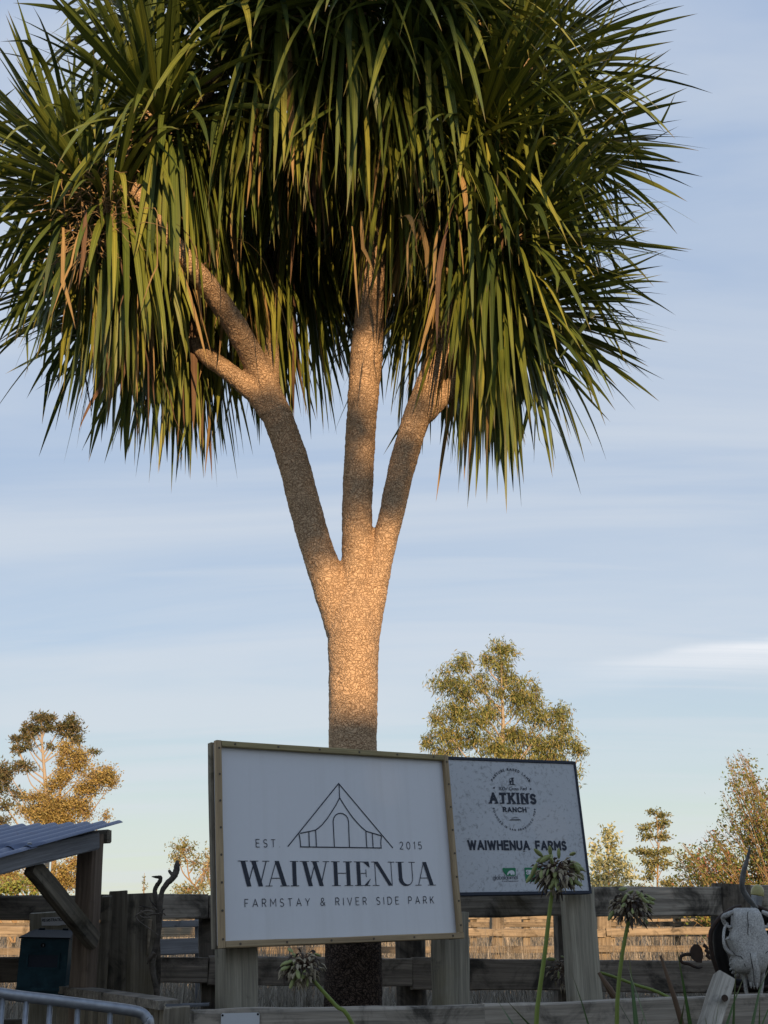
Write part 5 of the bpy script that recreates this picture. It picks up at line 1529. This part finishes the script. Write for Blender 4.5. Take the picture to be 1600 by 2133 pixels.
# ---------------------------------------------------------------- dry grass and far yards
def grass(name, label, n, xr, yr, h0, h1, mats, seed, w=.005, lean=.35):
    g = np.random.default_rng(seed)
    y = g.uniform(yr[0], yr[1], n) ; k = g.uniform(xr[0], xr[1], n)
    x = k * (y / 6.0)
    h = g.uniform(h0, h1, n) * (1 + .25 * np.sin(x * 1.7) * np.cos(y * 1.1))
    ang = g.uniform(0, 2 * np.pi, n); le = np.abs(g.normal(0, lean, n)) * h
    dx, dy = np.cos(ang) * le, np.sin(ang) * le
    sx, sy = np.cos(ang + 1.57) * w, np.sin(ang + 1.57) * w
    sx = np.where(np.abs(sx) < w * .6, w * .8, sx)
    V = np.zeros((n, 7, 3))
    for j, t in enumerate((0, .4, .75)):
        cx, cy, cz = x + dx * t * t, y + dy * t * t, h * (t - .18 * t * t * np.abs(le) / h)
        f = 1 - .35 * t
        V[:, 2 * j] = np.stack([cx - sx * f, cy - sy * f, cz], 1); V[:, 2 * j + 1] = np.stack([cx + sx * f, cy + sy * f, cz], 1)
    V[:, 6] = np.stack([x + dx * 1.15, y + dy * 1.15, h * (1 - .3 * np.minimum(1, le / h))], 1)
    T = np.array([(0, 1, 3), (0, 3, 2), (2, 3, 5), (2, 5, 4), (4, 5, 6)])
    FF = (T[None] + (np.arange(n) * 7)[:, None, None]).reshape(-1, 3)
    o = adopt(bpy.data.objects.new(name, np_mesh(name, V.reshape(-1, 3), FF, mats, mat_idx=np.repeat(g.integers(0, len(mats), n), 5))), None)
    o['kind'] = 'stuff'; o['label'] = label
    return o
GM = [leaf_mat('dry_grass_a', ((.22, .2, .165), (.38, .35, .29)), .9, uvs=False), leaf_mat('dry_grass_b', ((.13, .117, .096), (.27, .245, .2)), .9, uvs=False)]
grass('dry_grass', 'tall dry seeded grass behind the yard fence', 30000, (-2.3, 2.5), (7.6, 17.5), .6, 1.12, GM, 5, .0042)
grass('near_weeds', 'tall grey seeded weeds crowding the back of the yard fence', 14000, (-2.2, 2.4), (7.0, 11.0), .85, 1.26, GM, 15, .0032, .28)
grass('paddock_grass', 'dry straw grass in the sunny paddock behind the first yards', 16000, (-2.6, 2.8), (18, 60), .5, 1.0, GM, 6, .01)
grass('bed_weeds', 'wispy dry weeds between the trunk and the fence', 1500, (-1.0, 1.1), (5.0, 6.0), .6, .95, GM, 9, .0016, .2)

def yard(label, Y0, Y1, xs, rails, m, group='sunlit stock yard fences beyond the dry grass', T=.05):
    """far rail fence: rails by pixel rows, posts by pixel columns"""
    def yf(p): return lerp(Y0, Y1, p / 1600)
    r = empty('stock_yard_fence', at(xs[len(xs) // 2], 2100, yf(xs[len(xs) // 2])), label, 'fence', group); r.location.z = 0
    for x0, t0, b0, x1, t1, b1 in rails: rail_px('rail', r, x0, t0, b0, x1, t1, b1, yf, T, m)
    for x in xs:
        w = random.uniform(.11, .16); s = scale_at(at(x, 1950, yf(x)))
        post_px('post', r, x, 1885 + random.uniform(8, 30), x, 1990, w * s, yf(x) + .09, m, zbot=0)
yard('near row of brown stock rails half in sun behind the dry grass', 13.2, 14.4, (300, 700, 1035, 1255, 1620), [(-100, 1930, 1946, 699, 1932, 1949, ), (701, 1932, 1949, 1260, 1936, 1952), (1262, 1934, 1949, 1700, 1928, 1944), (-100, 1975, 1990, 1700, 1968, 1982)], 'sunny_wood')
yard('farther row of pale sunlit stock rails beyond the brown row', 22, 24, (60, 330, 470, 640, 985, 1095, 1275, 1410, 1560), [(-100, 1904, 1915, 820, 1906, 1917), (822, 1906, 1916, 1700, 1902, 1912), (-100, 1922, 1932, 820, 1924, 1933), (822, 1922, 1932, 1700, 1918, 1929), (-100, 1942, 1951, 820, 1943, 1952), (822, 1943, 1953, 1700, 1940, 1950)], 'sunny_wood')
yard('farthest low row of orange sunlit rails below the bushes', 34, 36, (20, 200, 900, 1180, 1330, 1470), [(-100, 1917, 1927, 1700, 1914, 1923), (-100, 1901, 1907, 1700, 1898, 1903), (-100, 1936, 1943, 1700, 1932, 1938)], 'sunny_wood')
# loading ramp boards seen between the fence rails left of the sign
ramp_ = empty('loading_ramp', at(385, 2100, 7.6), 'grey boarded stock loading ramp seen through the fence gap beside the dead branch', 'ramp'); ramp_.location.z = 0
def c7b(x, y): return (220 + x / 6.042, 1780 + y / 6.042)
rail_px('board', ramp_, 300, 1918, 1932, 425, 1916, 1931, lambda p: 7.6 + .1 * p / 400, .03, 'grey_wood')
rail_px('board', ramp_, 300, 1957, 1990, 416, 1953, 1986, lambda p: 7.6 + .1 * p / 400, .03, 'grey_wood')
for x in (306, 412): post_px('post', ramp_, x, 1912, x, 2050, 10, 7.75, 'grey_wood', zbot=0)

# ---------------------------------------------------------------- background trees
def rand_ell(g, n): 
    v = g.normal(0, 1, (n, 3)); v /= np.linalg.norm(v, axis=1)[:, None]
    return v * (g.random(n) ** .45)[:, None]
def tree_far(name, label, Y, trunk, clumps, leaf, mats, bark, seed, droop=0., twig=0, twig_m='twig_tan', group='trees on the far side of the yards', limbs=None, aspect=.28, cat='tree', limb_r=.03, sub=9, subr=.3, trunk_r=None, mul=1.):
    """trunk: [(px,py,rpx)], clumps: [(px,py,rx,ry,n)], leaf = length in metres"""
    g = np.random.default_rng(seed)
    b0 = at(trunk[0][0], trunk[0][1], Y); b0 = Vector((b0.x, Y, 0))
    root = empty(name, b0, label, cat, group)
    TP = [b0] + [at(a, b, Y) for a, b, r in trunk]
    TR = [trunk[0][2] * 1.2 / scale_at(TP[1])] + [r / scale_at(p) for p, (a, b, r) in zip(TP[1:], trunk)]
    P, Rr = smooth_path(TP, TR, 5)
    tm = MB(); tm.tube(P, Rr, 10, jit=.05)
    CV, CN, CC = [], [], []
    tw = MB()
    for (a, b, rx, ry, n) in clumps:
        n = int(n * mul)
        C = at(a, b, Y + g.uniform(-.5, .5) * rx / scale_at(at(a, b, Y)))
        s = scale_at(C); rx, ry = rx / s, ry / s
        # limb from the trunk up to the clump
        cand = [p for p in P if p.z < C.z + .1] or [P[0]]
        hd = lambda p: math.hypot(p.x - C.x, p.y - C.y)
        q = min(cand, key=lambda p: abs(p.z - (C.z - 1.1 * hd(p) - .15)))
        if (q - C).length > .15:
            mid = q.lerp(C, .5) + Vector((g.normal(0, .06), g.normal(0, .06), -.08)) * (q - C).length
            lp, lr = smooth_path([q, mid, C], [limb_r, limb_r * .7, limb_r * .35], 5)
            tm.tube(lp, lr, 6, cap=False)
        subs = rand_ell(g, sub) * np.array((rx, rx * .8, ry)) + np.array(C)
        for sc_ in subs:
            m_ = (C + Vector(sc_)) / 2 + Vector((0, 0, -.04))
            tm.tube([C, m_, Vector(sc_)], [limb_r * .35, limb_r * .25, limb_r * .12], 4, cap=False)
        idx = g.integers(0, sub, n)
        pos = subs[idx] + g.normal(0, 1, (n, 3)) * np.array((rx, rx, ry)) * subr
        CV.append(pos)
        for _ in range(int(twig * n / 100)):
            sc_ = subs[g.integers(0, sub)]
            d = Vector(sc_) - C + Vector(g.normal(0, .35 * rx, 3)); d = d.normalized() if d.length > 0 else Vector((0, 0, 1))
            p0 = C.lerp(Vector(sc_), g.uniform(0, .8)); Lw = max(rx, ry) * g.uniform(.4, 1.1)
            p1 = p0 + d * Lw * .5 + Vector(g.normal(0, .06 * Lw, 3)); p2 = p1 + (d + Vector(g.normal(0, .3, 3)) + Vector((0, 0, .1))).normalized() * Lw * .5
            tw.tube([p0, p1, p2], [limb_r * .3, limb_r * .2, limb_r * .08], 3, cap=False)
    tm.build('trunk', MATS[bark], root, smooth=True)
    if tw.v: tw.build('twigs', MATS[twig_m], root)['kind'] = 'stuff'
    pos = np.concatenate(CV); n = len(pos)
    d = g.normal(0, 1, (n, 3)); d[:, 2] -= droop; d /= np.linalg.norm(d, axis=1)[:, None]
    o_ = g.normal(0, 1, (n, 3)); sd = np.cross(d, o_); sd /= np.linalg.norm(sd, axis=1)[:, None]
    Ls = leaf * g.uniform(.6, 1.25, n)[:, None]; Ws = Ls * aspect
    V = np.stack([pos, pos + d * Ls * .5 + sd * Ws * .5, pos + d * Ls, pos + d * Ls * .5 - sd * Ws * .5], 1) - np.array(b0)
    Qf = np.arange(n * 4).reshape(n, 4)
    o = adopt(bpy.data.objects.new('crown', np_mesh('crown', V.reshape(-1, 3), Qf, mats, mat_idx=g.integers(0, len(mats), n))), root, Matrix.Translation(b0))
    o['kind'] = 'stuff'
    return root
def lm(n, a, b): return leaf_mat(n, (a, b), .55, trans=.2, uvs=False)
GUM = [lm('gum_leaf_a', (.17, .2, .05), (.32, .33, .1)), lm('gum_leaf_b', (.24, .21, .065), (.4, .33, .12)), lm('gum_leaf_c', (.1, .13, .04), (.2, .22, .07))]
PINE = [lm('pine_a', (0.065, 0.078, 0.026), (0.156, 0.156, 0.065)), lm('pine_b', (0.13, 0.111, 0.052), (0.234, 0.182, 0.091))]
GOLD = [lm('gold_a', (.33, .25, .08), (.5, .37, .12)), lm('gold_b', (.22, .19, .06), (.4, .31, .1))]
PALE = [lm('pale_a', (.42, .42, .2), (.62, .6, .36)), lm('pale_b', (.26, .28, .11), (.45, .44, .22))]
OLIV = [lm('olive_a', (0.13, 0.156, 0.0455), (0.26, 0.26, 0.091)), lm('olive_b', (0.208, 0.195, 0.078), (0.351, 0.312, 0.13))]
BUSH_ = [lm('bush_a', (0.13, 0.143, 0.039), (0.26, 0.247, 0.078)), lm('bush_b', (0.325, 0.208, 0.065), (0.494, 0.325, 0.104)), lm('bush_c', (0.286, 0.117, 0.065), (0.416, 0.182, 0.104))]
BUSH_[0:2] = [lm('bush_d', (.08, .12, .025), (.2, .25, .055)), lm('bush_e', (.18, .16, .045), (.34, .29, .08))]
BUSH = [BUSH_[0], BUSH_[1], BUSH_[0], BUSH_[1], BUSH_[2]]

def c5(x, y): return (850 + x / 4, 1300 + y / 4)
cl = [(780, 210, 110, 90, 330), (770, 330, 100, 90, 300), (440, 320, 95, 85, 280), (330, 470, 130, 110, 420), (460, 560, 130, 100, 380), (640, 300, 60, 70, 120), (620, 480, 110, 100, 260), (830, 440, 100, 70, 220),
      (960, 560, 140, 110, 480), (930, 660, 110, 90, 330), (1070, 600, 60, 110, 150), (400, 720, 150, 110, 480), (560, 780, 150, 110, 520), (250, 780, 70, 90, 170), (700, 700, 90, 90, 220), (1100, 780, 130, 90, 380), (1240, 740, 110, 90, 280), (1300, 850, 80, 90, 200),
      (180, 960, 70, 80, 170), (330, 930, 120, 100, 330), (500, 950, 130, 100, 380), (690, 1010, 150, 100, 480), (880, 880, 120, 100, 360), (1060, 960, 140, 110, 480), (1250, 980, 140, 100, 440), (1440, 1040, 55, 60, 130), (850, 1080, 150, 80, 420), (300, 1060, 100, 60, 200), (600, 1150, 260, 80, 500), (1100, 1120, 220, 70, 450), (760, 560, 60, 80, 100), (250, 1250, 220, 130, 420), (620, 1330, 280, 140, 620), (1000, 1320, 280, 140, 620), (1300, 1230, 180, 120, 380), (450, 1480, 200, 110, 300), (1000, 1500, 220, 110, 320)]
tree_far('gum_tree', 'golden green gum tree rising behind the two signs', 40, [(1046, 1700, 5), (1046, 1580, 4.4), (1048, 1500, 3.6), (1045, 1440, 2.6), (1044, 1360, 1.4)],
         [(*c5(a, b), rx / 4, ry / 4, int(n * 1.25)) for a, b, rx, ry, n in cl], .165, GUM, 'bark_pale', 21, droop=1.3, limb_r=.032, sub=16, subr=.3, aspect=.2, mul=2.0)
def c8(x, y): return (x / 5.331, 1480 + y / 5.331)
pcl = [(460, 90, 120, 60, 230), (560, 90, 60, 50, 90), (390, 210, 120, 50, 170), (290, 200, 60, 60, 100), (170, 320, 60, 35, 80), (300, 300, 110, 35, 120), (200, 440, 60, 40, 80), (300, 400, 100, 50, 90), (820, 150, 90, 90, 260), (760, 240, 130, 70, 240), (660, 200, 90, 60, 140), (860, 330, 80, 60, 110), (520, 190, 70, 50, 100),
       (280, 620, 110, 70, 200), (80, 680, 110, 90, 240), (30, 760, 80, 110, 170), (560, 400, 60, 40, 40), (1050, 460, 90, 25, 60), (140, 900, 110, 60, 90), (60, 1060, 110, 60, 110), (230, 960, 80, 50, 60), (10, 1240, 120, 60, 140), (-60, 900, 90, 150, 180)]
tree_far('pine_tree', 'tall thin-crowned pine with pale bare trunk behind the shelter', 38, [(100, 1760, 5), (99, 1700, 4.6), (97, 1660, 4.2), (92, 1600, 3.2), (88, 1550, 2.2), (86, 1500, 1.2)],
         [(*c8(a, b), rx / 5.331, ry / 5.331, int(n * 1.1)) for a, b, rx, ry, n in pcl], .13, PINE, 'bark_pale', 22, droop=-.3, limb_r=.028, sub=12, subr=.3, aspect=.3, twig=6, mul=2.1, twig_m='twig_grey')
gcl = [(720, 400, 60, 60, 170), (800, 470, 130, 70, 260), (900, 520, 90, 70, 160), (680, 560, 60, 110, 150), (850, 620, 130, 80, 260), (700, 740, 110, 80, 320), (1060, 760, 130, 110, 520), (1180, 720, 110, 80, 300), (950, 880, 130, 90, 420), (600, 860, 100, 90, 240), (420, 970, 130, 60, 280), (560, 1080, 150, 90, 480), (720, 1050, 150, 90, 480), (870, 1060, 130, 90, 360), (330, 1120, 140, 60, 320), (500, 1180, 160, 80, 480), (720, 1200, 170, 70, 480), (950, 1150, 100, 80, 160), (1250, 800, 70, 60, 100), (1180, 1180, 60, 60, 50),
       (700, 1780, 90, 90, 260), (800, 1700, 90, 100, 200), (780, 1900, 110, 90, 260), (650, 1900, 90, 80, 200), (100, 1830, 170, 70, 400), (300, 1900, 160, 60, 300), (-100, 1600, 150, 200, 400)]
tree_far('golden_tree', 'spreading twiggy tree glowing gold in the low sun behind the shelter', 33, [(112, 1800, 5), (115, 1745, 4), (122, 1690, 3), (128, 1620, 2)],
         [(*c8(a, b), rx / 5.331, ry / 5.331, int(n * 1.0)) for a, b, rx, ry, n in gcl], .066, GOLD, 'twig_tan', 23, limb_r=.02, sub=20, subr=.46, aspect=.5, twig=18, mul=2.9)
tree_far('leafy_shrub', 'bright green flowering shrub under the shelter roof behind the fence', 24, [(35, 1900, 2), (38, 1860, 1.5)], [(30, 1850, 34, 20, 420), (70, 1848, 26, 18, 300), (0, 1855, 30, 22, 300), (-40, 1850, 40, 24, 300)], .075, [lm('shrub_a', (0.156, 0.221, 0.039), (0.325, 0.364, 0.078)), GUM[0]], 'twig_tan', 24, sub=10, aspect=.5, twig=10, cat='shrub', group='bushes beyond the fence')
tree_far('small_tree', 'small open-crowned tree left of the framed sign behind the dead branch', 30, [(420, 1880, 2), (395, 1830, 1.5), (390, 1790, 1)],
         [(380, 1768, 24, 20, 330), (372, 1790, 18, 16, 180), (405, 1795, 20, 18, 160), (395, 1850, 34, 12, 330), (385, 1865, 30, 10, 260), (425, 1815, 18, 30, 120), (440, 1790, 14, 30, 80)], .075, OLIV, 'twig_tan', 25, sub=12, subr=.3, aspect=.45, twig=14, limb_r=.02)
tree_far('bare_tree', 'sparse sunlit tree half hidden by the left edge of the framed sign', 32, [(470, 1900, 3), (440, 1850, 2), (432, 1800, 1)], [(430, 1800, 22, 30, 120), (415, 1840, 20, 20, 110), (440, 1770, 16, 18, 60), (455, 1830, 30, 40, 160)], .08, PALE, 'twig_tan', 26, sub=10, aspect=.4, twig=30, limb_r=.02)
tree_far('pale_tree', 'slim pale-leaved young tree right beside the peeling sign', 28, [(1268, 1900, 2), (1268, 1830, 1.5), (1266, 1740, .8)],
         [(1266, 1735, 12, 16, 120), (1272, 1760, 16, 16, 150), (1262, 1790, 20, 18, 200), (1290, 1800, 22, 16, 170), (1245, 1810, 20, 18, 170), (1275, 1830, 34, 16, 300), (1305, 1825, 14, 16, 90), (1240, 1840, 24, 14, 180), (1238, 1770, 10, 20, 70), (1262, 1850, 40, 10, 220)], .1, PALE, 'twig_tan', 27, sub=14, subr=.45, aspect=.45, twig=5, limb_r=.012, mul=1.3)
tree_far('layered_tree', 'small layered tree with clear tiers standing alone before the sky', 34, [(1370, 1890, 2.2), (1370, 1820, 1.8), (1371, 1760, 1.3), (1368, 1700, .8)],
         [(1362, 1692, 13, 6, 110), (1382, 1700, 12, 6, 110), (1350, 1722, 16, 8, 160), (1375, 1716, 16, 8, 150), (1388, 1712, 8, 4, 50), (1350, 1744, 16, 7, 150), (1378, 1742, 16, 8, 160), (1335, 1772, 20, 7, 170), (1352, 1780, 18, 9, 170), (1383, 1774, 18, 9, 180), (1360, 1795, 20, 11, 240), (1385, 1800, 14, 9, 120), (1358, 1815, 12, 7, 90), (1350, 1828, 12, 6, 80), (1390, 1838, 16, 9, 140)], .085, OLIV, 'twig_tan', 28, sub=10, subr=.36, aspect=.5, limb_r=.014, mul=1.5)
def stem_bush(name, label, Y, base, outline, n, leafs, leaf, mats, seed, group, red=None):
    """a thicket of arching stems; each ends somewhere under the outline and carries leaves along its outer part"""
    g = np.random.default_rng(seed)
    b0 = at(base[0], base[1], Y); b0 = Vector((b0.x, Y, 0))
    root = empty(name, b0, label, 'bush', group)
    ox, oy = [p[0] for p in outline], [p[1] for p in outline]
    st, pos, dirs, mi = MB(), [], [], []
    for i in range(n):
        ex = g.uniform(ox[0], ox[-1]); top = np.interp(ex, ox, oy)
        ey = top + (1905 - top) * (g.random() ** 1.5) if i % 6 else top
        dY = g.normal(0, .5)
        E = at(ex, ey, Y + dY)
        S = Vector((b0.x + g.normal(0, .35) + .15, Y + dY * .5, 0)).lerp(Vector((E.x + .4, Y + dY, 0)), g.uniform(.2, .75))
        H = E.z
        m1 = S.lerp(E, .45) + Vector((.16 + g.normal(0, .1), g.normal(0, .08), .12 * H)); 
        P, Rr = smooth_path([S, m1, E], [.011, .007, .0025], 6)
        st.tube(P, Rr, 4, cap=False)
        nl = int(leafs * g.uniform(.5, 1.4))
        for k in range(nl):
            t = g.uniform(.45, 1.0); p = P[min(len(P) - 1, int(t * (len(P) - 1)))]
            spread = .05 + .09 * g.random()
            q = np.array(p) + g.normal(0, spread, 3)
            pos.append(q)
            r_ = 0
            if red and (q[0] - red[0].x) ** 2 + (q[2] - red[0].z) ** 2 < red[1] ** 2 and g.random() < .6: r_ = 4
            else: r_ = int(g.integers(0, 4)) if g.random() < .92 else 4
            mi.append(r_)
        for k in range(3):
            t = int(g.uniform(.4, .95) * (len(P) - 1)); p = P[t]
            d = Vector((g.normal(-.35, .6), g.normal(0, .5), g.normal(.35, .5))).normalized(); L_ = g.uniform(.12, .34)
            e = p + d * L_ * .5; f_ = e + (d + Vector(g.normal(0, .35, 3))).normalized() * L_ * .5
            st.tube([p, e, f_], [.0045, .003, .0015], 3, cap=False)
            for _ in range(int(leafs * .16)):
                pos.append(np.array(p.lerp(f_, g.uniform(.3, 1))) + g.normal(0, .02, 3)); mi.append(int(g.integers(0, 4)))
    st.build('stems', MATS['twig_tan'], root, smooth=True)['kind'] = 'stuff'
    pos = np.array(pos); N_ = len(pos)
    d = g.normal(0, 1, (N_, 3)); d /= np.linalg.norm(d, axis=1)[:, None]; sd = np.cross(d, g.normal(0, 1, (N_, 3))); sd /= np.linalg.norm(sd, axis=1)[:, None]
    Ls = leaf * g.uniform(.6, 1.25, N_)[:, None]
    V = np.stack([pos, pos + d * Ls * .5 + sd * Ls * .28, pos + d * Ls, pos + d * Ls * .5 - sd * Ls * .28], 1) - np.array(b0)
    o = adopt(bpy.data.objects.new('crown', np_mesh('crown', V.reshape(-1, 3), np.arange(N_ * 4).reshape(N_, 4), mats, mat_idx=np.array(mi))), root, Matrix.Translation(b0)); o['kind'] = 'stuff'
stem_bush('thorn_bush', 'big twiggy thorn bush with red and gold leaves at the frame edge', 22, (1610, 1900),
          [(1395, 1850), (1405, 1770), (1425, 1755), (1445, 1790), (1470, 1728), (1488, 1735), (1500, 1690), (1505, 1640), (1512, 1585), (1530, 1566), (1548, 1572), (1562, 1590), (1570, 1650), (1585, 1635), (1620, 1615), (1700, 1600), (1800, 1640), (1860, 1780)], 600, 60, .056, BUSH, 29, 'bushes beyond the fence', red=(at(1462, 1805, 22), .16))
sap = tree_far('sapling', 'tiny bare sapling tip showing above the slab screen', 26, [(300, 1900, 1), (299, 1860, .8), (301, 1818, .3)], [(300, 1840, 4, 6, 14), (300, 1850, 7, 5, 18), (301, 1828, 3, 5, 8)], .06, OLIV, 'twig_tan', 30, sub=5, aspect=.4, limb_r=.008)
tree_far('far_shrub', 'low sunlit shrub peeping over the fence beside the layered tree', 36, [(1400, 1900, 2), (1400, 1870, 1)], [(1395, 1842, 18, 8, 160), (1420, 1852, 16, 8, 120), (1340, 1850, 20, 8, 130)], .09, [GOLD[1], OLIV[0]], 'twig_tan', 31, sub=8, aspect=.45, twig=8, cat='shrub', group='bushes beyond the fence')

# an added, unseen tree; its leaf clumps are set to shade chosen stems and crown
def sunward(px, py, Y, t): return at(px, py, Y) + SUN_DIR * t
TS = 13.0
shade = empty('driveway_tree', sunward(1750, 1500, 5.5, TS), 'broad leafy tree on the driveway behind the viewer', 'tree'); shade.location.z = 0
sb = shade.location
st_m = MB()
targets = [(640, 40, 5.0, .34, 420), (780, 90, 5.0, .32, 420), (560, 130, 5.0, .26, 300), (720, 210, 5.0, .28, 320), (860, 30, 5.0, .26, 260), (600, 250, 5.0, .2, 180), (830, 210, 5.0, .18, 150), (500, 20, 5.0, .2, 200), (960, 130, 5.0, .16, 110),
           (608, 930, 5.4, .16, 170), (632, 1020, 5.4, .17, 200), (650, 1090, 5.4, .13, 130), (590, 850, 5.4, .12, 100), (748, 880, 5.4, .09, 70), (748, 1005, 5.4, .1, 90), (850, 930, 5.4, .07, 50), (835, 1015, 5.4, .08, 60), (760, 640, 5.4, .12, 80), (500, 680, 5.4, .15, 110)]
top_ = Vector((sb.x, sb.y, 7.5))
st_m.tube([sb, Vector((sb.x + .1, sb.y, 3.0)), top_], [.2, .16, .06], 12)
pos, nn = [], 0
g = np.random.default_rng(77)
for (a, b, c, r, n) in targets:
    C = sunward(a, b, c, TS + g.uniform(-.4, .4))
    n = int(n * (1.3 if b < 500 else 1.2))
    pos.append(g.normal(0, 1, (n, 3)) * r * .55 + np.array(C))
hub_hi = sunward(1000, 60, 5.0, TS); hub_lo = sunward(900, 830, 5.4, TS)
st_m.tube([Vector((sb.x, sb.y, 4.2)), sunward(1250, 560, 5.2, TS), hub_hi], [.07, .045, .02], 8)
st_m.tube([Vector((sb.x, sb.y, 3.6)), sunward(1300, 900, 5.4, TS), hub_lo], [.05, .03, .014], 8)
for i, (a, b, c, r, n) in enumerate(targets):
    C = sunward(a, b, c, TS); h = hub_hi if i < 9 else hub_lo
    st_m.tube([h, h.lerp(C, .5) + Vector((0, .15, .03)), C], [.012, .009, .004], 5)
# the rest of its crown, to the side
for (a, b, r, n) in ((1750, 300, 1.0, 1500), (2100, 500, 1.1, 1500), (1800, -200, 1.2, 1500), (2200, 0, 1.1, 1300), (2000, -500, 1.1, 1200)):
    C = sunward(a, b, 5.4, TS); pos.append(g.normal(0, 1, (n, 3)) * r * .5 + np.array(C)); st_m.tube([top_.lerp(sb, .3), C], [.05, .01], 6)
st_m.build('trunk', MATS['bark_dark'], shade, smooth=True)
pos = np.concatenate(pos); n = len(pos)
d = g.normal(0, 1, (n, 3)); d /= np.linalg.norm(d, axis=1)[:, None]; sd = np.cross(d, g.normal(0, 1, (n, 3))); sd /= np.linalg.norm(sd, axis=1)[:, None]
Ls = .11 * g.uniform(.6, 1.2, n)[:, None]
Vv = np.stack([pos, pos + d * Ls * .5 + sd * Ls * .25, pos + d * Ls, pos + d * Ls * .5 - sd * Ls * .25], 1) - np.array(sb)
o = adopt(bpy.data.objects.new('crown', np_mesh('crown', Vv.reshape(-1, 3), np.arange(n * 4).reshape(n, 4), GUM)), shade, Matrix.Translation(sb)); o['kind'] = 'stuff'
